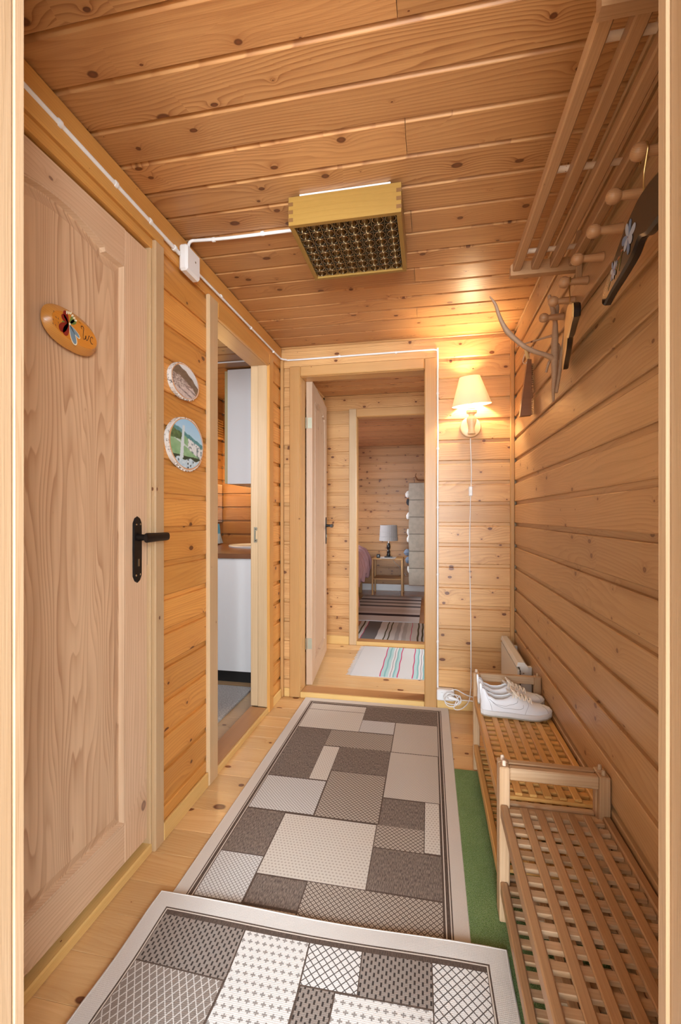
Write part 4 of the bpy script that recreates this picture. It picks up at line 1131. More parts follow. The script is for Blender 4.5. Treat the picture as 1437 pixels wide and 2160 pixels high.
sk = thing('wall_socket', 'white double wall socket low beside the far doorway', 'socket', (0.092, YE - 0.012, 0.062))
wbox('socket_housing', sk, (-0.050, 0.050, -0.034, 0.010, 0.0, 0.066), 'X', M['cable'], 0.006)
MB().lathe([(0.020, 0.0), (0.020, 0.002), (0.016, 0.003)], 20).build('socket_face', M['white'], sk, basis((0.022, -0.0345, 0.034), (1, 0, 0), (0, -1, 0)), True)
pg = MB()
pg.prism([(-0.006, -0.016), (0.006, -0.016), (0.006, 0.016), (-0.006, 0.016)], 0.0, 0.006)
pg.build('socket_switch', M['white'], sk, basis((-0.020, -0.0345, 0.034), (1, 0, 0), (0, -1, 0)))
pl = thing('power_plug', 'white plug with coiled lead in the low wall socket', 'plug', (0.118, YE - 0.052, 0.092))
MB().tube([(0, 0.002, 0), (0, -0.012, 0), (0.02, -0.020, -0.003), (0.050, -0.022, -0.008)], [0.017, 0.015, 0.010, 0.005], 14).build('plug_body', M['cable'], pl, None, True)
coil = []
for i in range(60):
    a = i / 60 * 2 * PI * 2.3 - 1.0
    rr = 0.036 + 0.008 * math.sin(i * 0.35)
    coil.append((0.010 + rr * 1.15 * math.cos(a), -0.026 - 0.006 * math.sin(i * 0.2), -0.006 + rr * math.sin(a)))
lead = [(0.050, -0.022, -0.008)] + coil
MB().tube(lead, 0.0028, 8).build('coiled_lead', M['cable'], pl, None, True)
tail = smooth_path([coil[-1], (0.02, -0.02, -0.055), (0.06, -0.012, -0.062), (0.105, 0.02, -0.03), (0.118, 0.036, 0.03), (0.1215, 0.036, 0.10)], 8)
MB().tube(tail, 0.0028, 8).build('lead_tail', M['cable'], pl, None, True)
cable('loose_lead', smooth_path([(0.105, YE - 0.055, 0.122), (0.15, YE - 0.05, 0.135), (0.21, YE - 0.04, 0.105), (0.27, YE - 0.03, 0.085), (0.33, YE - 0.03, 0.06)], 8), 0.003, 'thin white lead bending right above the socket plug')
cable('loose_lead', smooth_path([(0.175, YE - 0.06, 0.080), (0.25, YE - 0.04, 0.072), (0.34, YE - 0.035, 0.066)], 6), 0.0032, 'white lead lying along the yellow baseboard')

# ------------------------------------------------------------------ wall lamp
wlp = thing('wall_lamp', 'turned wooden wall lamp with lit cream shade', 'lamp', (0.236, YE, 1.64))
MB().lathe([(0.060, 0.0), (0.061, 0.010), (0.056, 0.020), (0.044, 0.024), (0.0, 0.025)], 32, cap1=False).build('wall_plate', M['turned'], wlp, basis((0.0, -0.001, 0.030), (0, 0, 1), (0, -1, 0)), True)
MB().tube([(0, -0.022, 0.03), (0, -0.055, 0.03)], 0.014, 14).build('arm', M['turned'], wlp, None, True)
MB().lathe([(0.022, -0.022), (0.022, -0.018), (0.016, 0.0), (0.018, 0.018), (0.026, 0.045), (0.028, 0.062), (0.024, 0.073), (0.016, 0.079), (0.016, 0.090), (0.029, 0.098), (0.030, 0.110), (0.024, 0.117), (0.018, 0.121)], 24).build('turned_body', M['turned'], wlp, Matrix.Translation((0, -0.085, 0.0)), True)
MB().lathe([(0.020, 0.1215), (0.020, 0.150)], 18).build('bulb_holder', M['white'], wlp, Matrix.Translation((0, -0.085, 0.0)), True)
MB().lathe([(0.012, 0.1505), (0.020, 0.165), (0.024, 0.190), (0.017, 0.215), (0.003, 0.228)], 16).build('bulb', M['bulb'], wlp, Matrix.Translation((0, -0.085, 0.0)), True)
mb = MB()
mb.lathe([(0.110, 0.0), (0.057, 0.160), (0.0555, 0.160), (0.1083, 0.001)], 48, cap0=False, cap1=False)
mb.build('lamp_shade', M['shade'], wlp, Matrix.Translation((0.0, -0.085, 0.142)) @ Euler((math.radians(7), math.radians(-4.5), 0)).to_matrix().to_4x4(), True)
lcord = smooth_path([(0.0, -0.010, -0.034), (0.0, -0.010, -0.06), (0.006, -0.006, -0.22), (0.004, -0.006, -0.316)], 6)
MB().tube(lcord, 0.0028, 8).build('cord', M['cable'], wlp, None, True)
csw = wbox('cord_switch', wlp, (-0.010, 0.012, -0.019, -0.002, -0.374, -0.317), 'Z', M['cable'], 0.004)
MB().box(-0.010, 0.010, -0.0115, -0.0085, -0.005, 0.005).build('rocker', M['radiator'], csw)
MB().tube(smooth_path([(0.001, -0.006, -0.374), (-0.004, -0.006, -0.7), (0.002, -0.006, -1.1), (0.0035, -0.006, -1.46)], 6), 0.0028, 8).build('cord', M['cable'], wlp, None, True)
ll = bpy.data.lights.new('wall_lamp_bulb_light', 'POINT')
ll.energy = 8
ll.color = (1.0, 0.79, 0.50)
ll.shadow_soft_size = 0.025
lo = bpy.data.objects.new('wall_lamp_bulb_light', ll)
lo.location = (0.236, YE - 0.088, 1.64 + 0.19 + 0.052)
C.objects.link(lo)
bl = bpy.data.lights.new('washroom_lamp_light', 'POINT')
bl.energy = 2.4
bl.color = (1.0, 0.66, 0.28)
bl.shadow_soft_size = 0.05
blo = bpy.data.objects.new('washroom_lamp_light', bl)
blo.location = (XB + 0.16, 3.56, 1.52)
C.objects.link(blo)

# ------------------------------------------------------------------ ceiling lamp
LX0, LX1, LY0, LY1, LZ0, LZ1 = -0.462, -0.088, 1.452, 1.812, 2.116, 2.211
cl = thing('ceiling_lamp', 'square wooden ceiling lamp with mirrored louvre grid, switched off', 'lamp', ((LX0 + LX1) / 2, (LY0 + LY1) / 2, LZ0))
cx_, cy_ = (LX0 + LX1) / 2, (LY0 + LY1) / 2
hx, hy, hz, th = (LX1 - LX0) / 2, (LY1 - LY0) / 2, LZ1 - LZ0, 0.016
wbox('frame_side', cl, (-hx, hx, -hy, -hy + th, 0, hz), 'X', M['lamp_wood'], 0.001)
wbox('frame_side', cl, (-hx, hx, hy - th, hy, 0, hz), 'X', M['lamp_wood'], 0.001)
wbox('frame_side', cl, (-hx + 0.0005, -hx + th, -hy + th, hy - th, 0, hz), 'Y', M['lamp_wood'], 0.001)
wbox('frame_side', cl, (hx - th, hx - 0.0005, -hy + th, hy - th, 0, hz), 'Y', M['lamp_wood'], 0.001)
for sx in (-1, 1):
    for k in range(3):
        z0 = 0.012 + k * 0.026
        xa = -hx - 0.0006 if sx < 0 else hx - th
        wbox('finger_joint', cl, (xa, xa + th + 0.0006, -hy - 0.0006, -hy + 0.004, z0, z0 + 0.0125), 'Y', M['lamp_wood_end'], 0)
wbox('mounting_plate', cl, (-hx + 0.035, hx - 0.035, -hy + 0.010, hy - 0.03, hz + 0.0005, hz + 0.0130), 'X', M['white'], 0.001)
MB().box(-hx + th, hx - th, -hy + th, hy - th, hz - 0.010, hz - 0.004).build('reflector_tray', plain('lamp_tray', (0.10, 0.085, 0.06), 0.5), cl)
NC = 8
gx, gy = (2 * hx - 2 * th) / NC, (2 * hy - 2 * th) / NC
cup = MB()
NS = 14
cup.lathe([(0.0175, 0.0), (0.0182, 0.002), (0.0165, 0.010), (0.012, 0.022), (0.006, 0.028), (0.0055, 0.028), (0.0115, 0.0215), (0.0158, 0.010), (0.0170, 0.0)], NS, cap0=False, cap1=False)
cup.tube([(0.0178 * math.cos(2 * PI * j / 16), 0.0178 * math.sin(2 * PI * j / 16), 0.001) for j in range(17)], 0.0011, 5, 1, caps=False)
cm = cup.mesh('reflector_cup', [M['reflector'], M['chrome']], True, 60)
for i in range(NC):
    for j in range(NC):
        link('reflector_cup', cm, cl, Matrix.Translation((-hx + th + gx * (i + 0.5), -hy + th + gy * (j + 0.5), 0.006)))
for i in range(1, NC):
    wbox('louvre', cl, (-hx + th + gx * i - 0.0008, -hx + th + gx * i + 0.0008, -hy + th, hy - th, 0.005, 0.034), 'Y', M['reflector_grid'], 0)
    wbox('louvre', cl, (-hx + th, hx - th, -hy + th + gy * i - 0.0008, -hy + th + gy * i + 0.0008, 0.005, 0.034), 'X', M['reflector_grid'], 0)

# ------------------------------------------------------------------ birch slices and WC sign
def painted_disc(rx, rz, fn, n=72):
    me = bpy.data.meshes.new('photo_print')
    vs, fs, cols = [], [], []
    idx = {}
    for j in range(n + 1):
        for i in range(n + 1):
            x, y = -1 + 2 * i / n, -1 + 2 * j / n
            # square to disc
            dx, dy = x * math.sqrt(1 - y * y / 2), y * math.sqrt(1 - x * x / 2)
            vs.append((dx * rx, dy * rz, 0))
            cols.append(fn(dx, dy))
    for j in range(n):
        for i in range(n):
            a = j * (n + 1) + i
            fs.append((a, a + 1, a + n + 2, a + n + 1))
    me.from_pydata(vs, [], fs)
    at = me.color_attributes.new('Col', 'FLOAT_COLOR', 'POINT')
    for k, c in enumerate(cols):
        at.data[k].color = (*c, 1)
    me.materials.append(M['print'])
    me.update()
    return me

_h = random.Random(11)
_tab = [[_h.random() for _ in range(64)] for _ in range(64)]
def hash2(x, y, s):
    return _tab[int(math.floor(x * s)) % 64][int(math.floor(y * s)) % 64]
def vnoise(x, y, s):
    x, y = x * s + 50, y * s + 50
    i, j = int(x), int(y)
    fx, fy = x - i, y - j
    g = lambda a, b: _tab[a % 64][b % 64]
    return (g(i, j) * (1 - fx) + g(i + 1, j) * fx) * (1 - fy) + (g(i, j + 1) * (1 - fx) + g(i + 1, j + 1) * fx) * fy
mixc = lambda a, b, t: tuple(p + (q - p) * t for p, q in zip(a, b))

def pic_town(x, y):
    """Old sepia view: pale sky, dark hill, pale town, quays."""
    ridge = 0.62 - 0.55 * x * 0.6 - 0.28 * (x + 0.2) ** 2 + 0.08 * vnoise(x, 0, 4)
    if y > ridge:
        return mixc((0.62, 0.66, 0.70), (0.74, 0.76, 0.78), y)
    if y > ridge - 0.55 - 0.12 * vnoise(x, 3, 3):
        return mixc((0.12, 0.085, 0.06), (0.20, 0.15, 0.11), vnoise(x, y, 9))
    n = hash2(x + y * 0.4 + 2, y + 2, 17)
    if y > -0.35 + 0.25 * x:
        return mixc((0.16, 0.10, 0.09), (0.66, 0.58, 0.54), n)
    band = math.sin((y + 0.35 * x) * 16)
    if band > 0.62:
        return mixc((0.10, 0.07, 0.07), (0.5, 0.42, 0.40), n)
    return mixc((0.52, 0.44, 0.42), (0.66, 0.58, 0.55), vnoise(x, y, 12))

def pic_green(x, y):
    """Colour view: blue sky, hills, white houses on the right, lawns, a white pole in front."""
    if abs(x + 0.28 + (y - 0.2) * -0.10) < 0.065 + 0.035 * (0.6 - y) and -0.62 < y < 0.72:
        return (0.62, 0.74, 0.82)
    hill = 0.52 - 0.30 * (x + 0.4) + 0.05 * vnoise(x, 1, 6)
    if y > hill:
        return mixc((0.50, 0.74, 0.90), (0.30, 0.58, 0.84), min(1, max(0, y)))
    if y > hill - 0.16:
        return mixc((0.05, 0.22, 0.26), (0.12, 0.34, 0.36), vnoise(x, y, 14))
    if x < -0.25 and y > 0.12:
        return mixc((0.02, 0.06, 0.03), (0.12, 0.24, 0.10), vnoise(x, y, 16))
    house = 0.30 - 0.42 * (x - 0.1)
    if x > 0.05 and house - 0.52 < y < house:
        n = hash2(x + 3, y + 3 + 0.4 * x, 15)
        return (0.12, 0.20, 0.24) if n > 0.80 else mixc((0.66, 0.72, 0.76), (0.80, 0.84, 0.86), n)
    road = -0.12 - 0.35 * x
    if abs(y - road) < 0.035:
        return (0.58, 0.70, 0.72)
    if y < -0.62 + 0.05 * math.sin(x * 9):
        n = hash2(x + 3, y + 3, 12)
        return mixc((0.42, 0.62, 0.76), (0.70, 0.82, 0.88), n) if n < 0.86 else (0.06, 0.10, 0.12)
    if y < -0.5:
        return (0.02, 0.05, 0.03)
    return mixc((0.16, 0.38, 0.18), (0.34, 0.56, 0.34), vnoise(x, y, 7))

def birch_slice(name, label, y, z, ry, rz, fn, seed):
    t = thing(name, label, 'picture', (XL + 0.0005, y, z))
    rr = random.Random(seed)
    n = 60
    wob = [1 + 0.018 * math.sin(3 * 2 * PI * k / n + seed) + 0.010 * math.sin(7 * 2 * PI * k / n) for k in range(n)]
    ring = lambda s, zz, j=0: [(ry * s * wob[k] * math.cos(2 * PI * k / n), rz * s * wob[k] * math.sin(2 * PI * k / n), zz) for k in range(n)]
    m = basis((0, 0, 0), (0, 1, 0), (1, 0, 0))
    MB().loft([ring(1.0, 0.0), ring(1.005, 0.004), ring(1.0, 0.016), ring(0.965, 0.0165)]).build('bark_ring', M['bark'], t, m, True, 60)
    MB().loft([ring(0.964, 0.0160), ring(0.955, 0.0172)]).build('wood_face', M['slice_rim'], t, m)
    link('photo_print', painted_disc(ry * 0.915, rz * 0.915, fn), t, m @ Matrix.Translation((0, 0, 0.0176)))
    mb = MB()
    for k in range(9):
        a = -PI / 2 + (k - 4) * 0.16 + 0.05 * rr.random()
        p = (ry * math.cos(a), rz * math.sin(a), 0.012)
        q = (ry * 1.03 * math.cos(a), rz * 1.045 * math.sin(a), 0.014)
        mb.tube([p, q], [0.004, 0.0012], 5)
    b = mb.build('bark_flakes', M['bark'], t, m)
    b['kind'] = 'stuff'
    return t
birch_slice('birch_slice_picture', 'small birch slice with a sepia town photograph', 1.590, 1.662, 0.102, 0.066, pic_town, 2)
birch_slice('birch_slice_picture', 'large birch slice with a green and blue village photograph', 1.602, 1.426, 0.128, 0.102, pic_green, 5)

sg = thing('wc_sign', 'orange oval wooden sign with painted flower reading Wc on the door', 'sign', (-0.945 + 0.0005, 1.045, 1.640))
ms = basis((0, 0, 0), (0, 1, 0), (1, 0, 0)) @ Matrix.Rotation(math.radians(-4), 4, 'Z')
n = 48
ell = lambda a, b, zz, ex=2.3: [(a * math.copysign(abs(math.cos(2 * PI * k / n)) ** (2 / ex), math.cos(2 * PI * k / n)), b * math.copysign(abs(math.sin(2 * PI * k / n)) ** (2 / ex), math.sin(2 * PI * k / n)), zz) for k in range(n)]
MB().loft([ell(0.082, 0.042, 0.0), ell(0.094, 0.052, 0.008), ell(0.090, 0.049, 0.014), ell(0.078, 0.034, 0.0245)]).build('wood_edge', M['sign_edge'], sg, ms, True, 30)
MB().loft([ell(0.0775, 0.0335, 0.0244), ell(0.0765, 0.0328, 0.0252)]).build('wood_face', M['sign'], sg, ms, True, 30)
PC = [plain('paint_red', (0.24, 0.012, 0.010), 0.35), plain('paint_green', (0.14, 0.20, 0.045), 0.35), plain('paint_blue', (0.17, 0.26, 0.33), 0.35),
      plain('paint_white', (0.80, 0.72, 0.52), 0.35), plain('paint_dark', (0.05, 0.02, 0.012), 0.35), plain('paint_skyblue', (0.12, 0.22, 0.42), 0.35),
      plain('paint_orange', (0.26, 0.07, 0.02), 0.35), plain('paint_olive', (0.085, 0.090, 0.018), 0.35), plain('paint_iceblue', (0.36, 0.46, 0.62), 0.35)]

def petal(mb, x, y, ang, L, wd, m, z=0.0, n=12, tip=0.5):
    pts = []
    for k in range(n * 2):
        t = k / (2 * n) * 2 * PI
        u = 0.5 - 0.5 * math.cos(t)
        pts.append((L * u, wd * 0.5 * math.sin(t) * (0.45 + tip * 1.1 * u)))
    ca, sa = math.cos(ang), math.sin(ang)
    mb.add([(x + px * ca - py * sa, y + px * sa + py * ca, z) for px, py in pts], [tuple(range(len(pts)))], m)
z = 0.0
mb = MB()
D = math.radians
for (ang, L, wd) in ((118, 0.024, 0.016), (150, 0.020, 0.016), (228, 0.030, 0.022), (255, 0.028, 0.019)):
    petal(mb, -0.010, 0.004, D(ang), L, wd, 0, 0.0003)
for (ang, L, wd) in ((62, 0.020, 0.014), (38, 0.020, 0.012), (205, 0.022, 0.012)):
    petal(mb, -0.006, 0.006, D(ang), L, wd, 1, 0.0002)
for (ang, L, wd) in ((-28, 0.030, 0.010), (-62, 0.036, 0.017)):
    petal(mb, -0.006, 0.003, D(ang), L * 1.07, wd * 1.25, 3, 0.00015)
    petal(mb, -0.006, 0.003, D(ang), L, wd, 2, 0.0004)
for k in range(6):
    petal(mb, -0.016 + 0.004 * k, 0.024 - 0.002 * abs(k - 2), D(80 - 12 * k), 0.008, 0.005, 3, 0.0005)
petal(mb, -0.008, 0.002, D(60), 0.006, 0.006, 3, 0.0006)
for k in range(7):
    petal(mb, -0.045 + 0.006 * (k % 3), -0.016 + 0.008 * (k // 2), D(120), 0.004, 0.0018, 4, 0.0003)
    petal(mb, 0.016 + 0.004 * (k % 2), 0.022 - 0.004 * k // 2, D(-40), 0.003, 0.0015, 4, 0.0003)
mb.build('painted_flower', PC, sg, ms @ Matrix.Translation((-0.014, 0.001, 0.0256)) @ Matrix.Diagonal((1.3, 1.3, 1, 1)))
mb = MB()
W_ = smooth_path([(0.020, 0.012, 0), (0.0165, 0.017, 0), (0.021, 0.0205, 0), (0.026, 0.017, 0), (0.0255, 0.006, 0), (0.0250, -0.006, 0), (0.028, -0.012, 0), (0.033, -0.008, 0), (0.0355, 0.001, 0), (0.0355, -0.006, 0), (0.039, -0.011, 0), (0.043, -0.006, 0), (0.046, 0.004, 0), (0.049, 0.006, 0)], 5)
mb.ribbon(W_, [0.0012 + 0.0013 * abs(math.sin(i * 0.12)) for i in range(len(W_))], (0, 0, 1))
C_ = smooth_path([(0.060, 0.003, 0), (0.0595, 0.007, 0), (0.0545, 0.006, 0), (0.0515, -0.002, 0), (0.0535, -0.0095, 0), (0.0585, -0.012, 0), (0.062, -0.010, 0)], 6)
mb.ribbon(C_, 0.0019, (0, 0, 1))
mb.build('lettering', PC[4], sg, ms @ Matrix.Translation((0.0, 0.002, 0.0258)))
MB().tube(smooth_path([(0.004, 0.030, 0.006), (0.010, 0.040, 0.008), (0.016, 0.049, 0.006)]), 0.0009, 6).build('hanging_wire', M['iron'], sg, ms, True)

# ------------------------------------------------------------------ hat rack and peg rail
hr = thing('hat_rack', 'wooden slatted hat shelf high on the right wall', 'rack', (XR - 0.001, 1.19, 1.943))
RY0, RY1 = 0.772 - 1.19, 1.605 - 1.19
for y in (RY0, RY1 - 0.024):
    poly = [(-0.218, 0.0), (-0.002, 0.0), (-0.002, 0.044), (-0.205, 0.044), (-0.218, 0.034)]
    MB().prism(poly, -0.012, 0.012).build('end_piece', M['rack'], hr, basis((0, y + 0.012, 0.0), (1, 0, 0), (0, -1, 0)))
    wbox('wall_bracket', hr, (-0.020, -0.001, y - 0.006, y - 0.0005, -0.049, 0.122), 'Z', M['rack'], 0.002)
for x in (-0.199, -0.142, -0.085, -0.028):
    wbox('slat', hr, (x - 0.013, x + 0.013, RY0 + 0.0245, RY1 - 0.0245, 0.012, 0.040), 'Y', M['rack'], 0.003)
for y in (RY0 + 0.10, (RY0 + RY1) / 2 - 0.005, RY1 - 0.075):
    MB().tube([(-0.195, y, 0.047), (-0.018, y, 0.047)], 0.0075, 12).build('dowel', M['dowel'], hr, None, True)

pr = thing('peg_rail', 'wooden coat peg rail with turned pegs below the hat shelf', 'coat rack', (XR - 0.001, 1.2, 1.85))
wbox('rail', pr, (-0.020, -0.0005, -0.46, 0.565, -0.040, 0.040), 'Y', M['rack'], 0.003)
pgm = MB().lathe([(0.0125, 0.0), (0.0115, 0.012), (0.0092, 0.045), (0.0085, 0.050), (0.0125, 0.0525), (0.0160, 0.060), (0.0160, 0.068), (0.0125, 0.076), (0.0060, 0.080), (0.0, 0.081)], 16, cap1=False)
pgm = pgm.mesh('peg', M['peg'], True, 50)
# grain of a peg runs along its own axis: local x is the peg
pgm.transform(Matrix(((0, 0, 1, 0), (1, 0, 0, 0), (0, 1, 0, 0), (0, 0, 0, 1))))
PEGS = [0.968 + 0.1245 * k for k in range(7)]
for y in PEGS + [0.845]:
    link('peg', pgm, pr, basis((-0.0205, y - 1.2, 0.0), (-1, 0, 0.0), (0, 0, 1)))

# ------------------------------------------------------------------ hangers (local x along the arms, y through, z up; origin at the hook bend)
def hanger(name, label, loc, rz, tilt=0.0, painted=True, front=M['black'], back=M['hanger_wood'], half=0.235):
    root = thing(name, label, 'clothes hanger', loc, rz)
    root.rotation_euler = (0, tilt, rz)
    top, bot = [], []
    N_ = 24
    for k in range(-N_, N_ + 1):
        s = k / N_
        a = abs(s)
        x = s * half
        zc = -0.125 - 0.048 * a ** 1.5
        hh = 0.024 * (1 - a) + 0.023 + 0.005 * math.sin(a * PI * 1.6)
        if a > 0.94:
            hh *= math.sqrt(max(0.05, 1 - ((a - 0.94) / 0.062) ** 2))
        top.append((x, zc + hh))
        bot.append((x, zc - hh - 0.012 * math.exp(-(s / 0.10) ** 2) * -1.0))
    out = top + bot[::-1]
    ns_ = len(out)
    cx = sum(p[0] for p in out) / ns_
    def ring(y, shrink):
        r = []
        for i, (x, z_) in enumerate(out):
            k = i if i <= 2 * N_ else 4 * N_ + 1 - i
            mx, mz = (top[k][0] + bot[k][0]) / 2, (top[k][1] + bot[k][1]) / 2
            r.append((mx + (x - mx) * shrink, y, mz + (z_ - mz) * shrink))
        return r
    mb = MB()
    def strips(ra, rb, m):
        mb.add(ra + rb, [(i, (i + 1) % ns_, ns_ + (i + 1) % ns_, ns_ + i) for i in range(ns_)], m)
    f0, f1, b1, b0 = ring(-0.010, 0.86), ring(-0.006, 1.0), ring(0.006, 1.0), ring(0.010, 0.86)
    strips(f0, f1, 0); strips(f1, b1, 0); strips(b1, b0, 1)
    for r_, m_, s in ((f0, 0, 1), (b0, 1, -1)):
        n2 = 2 * N_
        mb.add(r_, [((i, i + 1, ns_ - 2 - i, ns_ - 1 - i) if s > 0 else (i, ns_ - 1 - i, ns_ - 2 - i, i + 1)) for i in range(n2)], m_)
    mb.build('hanger_arms', [front, back], root, None, True, 35)
    hook = smooth_path([(0, 0, -0.095), (0, 0, -0.040), (0.010, 0, -0.018), (0.0195, 0, 0.0), (0.012, 0, 0.016), (-0.003, 0, 0.019), (-0.016, 0, 0.010), (-0.019, 0, -0.004)], 6)
    MB().tube(hook, 0.0016, 8).build('hook', M['brass'], root, None, True)
    return root

h1 = hanger('coat_hanger', 'black lacquered coat hanger with painted blue flowers by the right edge', (XR - 0.078, 0.968, 1.843), -PI / 2 + math.radians(-4), math.radians(0))
mb = MB()
# flowers on the front of the arm that points away from the viewer (local -x): centre line as the arm
def arm(s):
    a = abs(s)
    return (s * 0.235, -0.125 - 0.048 * a ** 1.5)
def flower(cx, cz, r, seed, m1, m2):
    rr = random.Random(seed)
    for k in range(7):
        a = k * 2 * PI / 7 + rr.random() * 0.3
        petal(mb, cx, cz, a, r * (0.8 + 0.4 * rr.random()), r * 0.62, m1 if k % 2 else m2, 0.0002 + 0.0001 * k)
    petal(mb, cx - 0.002, cz, 0, 0.005, 0.004, 0, 0.0012)
a0 = arm(-0.22); flower(a0[0], a0[1] + 0.004, 0.036, 1, 5, 8)
a1 = arm(-0.62); flower(a1[0], a1[1] + 0.004, 0.023, 2, 8, 5)
for s, ang, L, wd, m_ in ((-0.36, 200, 0.030, 0.010, 7), (-0.40, 240, 0.032, 0.010, 7), (-0.48, 215, 0.030, 0.009, 7), (-0.42, 170, 0.022, 0.007, 6), (-0.52, 190, 0.024, 0.007, 6), (-0.70, 215, 0.024, 0.008, 7), (-0.74, 235, 0.020, 0.006, 7), (-0.34, 160, 0.02, 0.006, 6)):
    p = arm(s)
    petal(mb, p[0], p[1], D(ang), L, wd, m_, 0.0001)
for k in range(14):
    p = arm(-0.80 - 0.011 * k)
    petal(mb, p[0], p[1] + 0.006 * math.sin(k * 2.1), 0.3, 0.0024, 0.0020, 3, 0.0003)
# local frame: x arms, z up, front face towards local -y
mb.build('painted_flowers', PC, h1, basis((0, -0.0103, 0), (1, 0, 0), (0, -1, 0)))
h2 = hanger('coat_hanger', 'coat hanger with bare wooden back hanging from a middle peg', (XR - 0.070, PEGS[4], 1.843), math.radians(78), 0.0)

# ------------------------------------------------------------------ antler-like branch and clothes brush
br = thing('branch_hook', 'bare forked branch like an antler hung on the right wall', 'branch', (0.43, 1.74, 1.75))
YBR = 1.74
def px2(px, py, Y):
    a = (px - 718.5) / F_PX
    b = (HORIZON - py) / F_PX
    s_, c_ = math.sin(YAW), math.cos(YAW)
    d = Y / (a * s_ + c_)
    return Vector(((a * c_ - s_) * d - 0.43, Y - 1.74, CAM_H + b * d - 1.75))
def bp(x, y, dY=0.0):
    return px2(1020 + x * 0.16701, 600 + y * 0.16707, YBR + dY)
def limb(name, pts, rads, parent):
    path = smooth_path([bp(*p) for p in pts], 5)
    return MB().tube(path, lerp_list(rads, 5), 10).build(name, M['branch'], parent, None, True)
limb('stem', [(885, 1478), (882, 1330, 0), (895, 1130), (897, 950), (900, 800), (905, 640), (905, 480), (882, 350), (855, 250), (828, 140)],
     [0.004, 0.006, 0.0095, 0.013, 0.0125, 0.011, 0.0085, 0.0085, 0.0075, 0.0065], br)
limb('large_branch', [(890, 940), (780, 890, -0.01), (640, 845, -0.02), (520, 785, -0.03), (400, 690, -0.04), (300, 590, -0.05), (235, 480, -0.06), (190, 370, -0.07), (150, 250, -0.08), (80, 150, -0.09)],
     [0.011, 0.0085, 0.0085, 0.0085, 0.009, 0.0095, 0.0075, 0.0065, 0.0055, 0.0015], br)
limb('twig', [(895, 640), (800, 665, 0.02), (690, 700, 0.05), (520, 750, 0.09), (415, 785, 0.11)], [0.005, 0.004, 0.0034, 0.003, 0.0025], br)
limb('twig', [(905, 760), (945, 770, 0.01), (960, 860, 0.03), (950, 950, 0.05)], [0.007, 0.006, 0.005, 0.004], br)
limb('twig', [(918, 1365, 0.0), (945, 1200, 0.01), (975, 1000, 0.012), (1000, 820, 0.012), (1040, 560, 0.010)], [0.006, 0.007, 0.0075, 0.007, 0.005], br)
limb('twig', [(895, 900, 0.0), (830, 980, 0.02), (790, 1112, 0.03)], [0.006, 0.005, 0.004], br)
limb('twig', [(910, 420, 0.0), (935, 330, 0.02), (925, 230, 0.03)], [0.006, 0.0065, 0.006], br)

cb_ = thing('clothes_brush', 'dark tapered wooden clothes brush hanging in the far right corner', 'brush', (0.448, 2.28, 1.62))
MB().prism([(-0.030, 0.0), (0.022, 0.004), (0.022, 0.265), (0.004, 0.268)], -0.016, 0.016).build('brush_back', M['darkwood'], cb_, basis((0, 0, 0), (1, 0, 0), (0, -1, 0)))
mb = MB()
rr = random.Random(9)
for k in range(110):
    zz = 0.01 + 0.24 * (k % 55) / 55
    yy = -0.010 + 0.020 * (k // 55) + 0.003 * rr.random()
    mb.tube([(0.0225, yy, zz), (0.0325, yy + 0.002 * (rr.random() - 0.5), zz + 0.003 * (rr.random() - 0.5))], [0.0012, 0.0008], 4)
bo = mb.build('bristles', plain('bristles', (0.10, 0.055, 0.03), 0.8), cb_)
bo['kind'] = 'stuff'
MB().tube([(0.013, 0, 0.26), (0.002, 0, 0.30), (-0.012, 0, 0.345)], [0.009, 0.008, 0.007], 10).build('brush_handle', M['hanger_wood'], cb_, None, True)
MB().tube(smooth_path([(-0.004, 0.006, 0.300), (-0.014, 0.0, 0.262), (-0.004, -0.008, 0.248), (0.008, -0.004, 0.268), (0.030, 0.0, 0.33)]), 0.0012, 6).build('string', M['clothes_white'], cb_, None, True)

# ------------------------------------------------------------------ radiator
rd = thing('panel_heater', 'flat cream electric panel heater low on the right wall', 'radiator', (0.44, 2.51, 0.10))
x0, x1, y0, y1, H_ = -0.035, 0.030, -0.255, 0.235, 0.355
MB().prism([(x0 + 0.0165, H_ - 0.030), (x0 + 0.0165, 0.0), (x1 - 0.012, 0.0), (x1 - 0.012, H_ - 0.02), (x1 - 0.03, H_ - 0.003), (x0 + 0.012, H_ - 0.003)][::-1], y0 + 0.004, y1 - 0.004).build('heater_body', M['radiator'], rd, basis((0, 0, 0), (1, 0, 0), (0, -1, 0)) @ Matrix.Translation((0, 0, 0)))
MB().box(x0, x0 + 0.010, y0, y1, 0.0, H_ - 0.030).build('front_panel', M['radiator'], rd)
MB().box(x0 + 0.0105, x0 + 0.016, y0 + 0.006, y1 - 0.006, 0.004, H_ - 0.034).build('gap_shade_fill', M['slot'], rd)  # solid dark strip, stands in for shade between panel and body
MB().prism([(x0, H_ - 0.021), (x1 - 0.014, H_ - 0.021), (x1 - 0.030, H_), (x0 + 0.006, H_)], y0, y1).build('top_cover', M['radiator'], rd, basis((0, 0, 0), (1, 0, 0), (0, -1, 0)))
MB().box(x0 + 0.001, x1 - 0.012, -y1 - 0.0, -y1 + 0.0, 0, 0) if False else None
for xx in (x0 + 0.008, x0 + 0.024):
    MB().lathe([(0.003, 0.0), (0.002, 0.0012)], 10).build('screw', M['steel'], rd, basis((xx + 0.004, y0 + 0.0035, H_ - 0.045), (1, 0, 0), (0, -1, 0)), True)
wbox('wall_bracket', rd, (x1 - 0.0115, x1 + 0.010, y0 + 0.05, y0 + 0.075, 0.02, H_ - 0.03), 'Z', M['radiator'], 0.001)
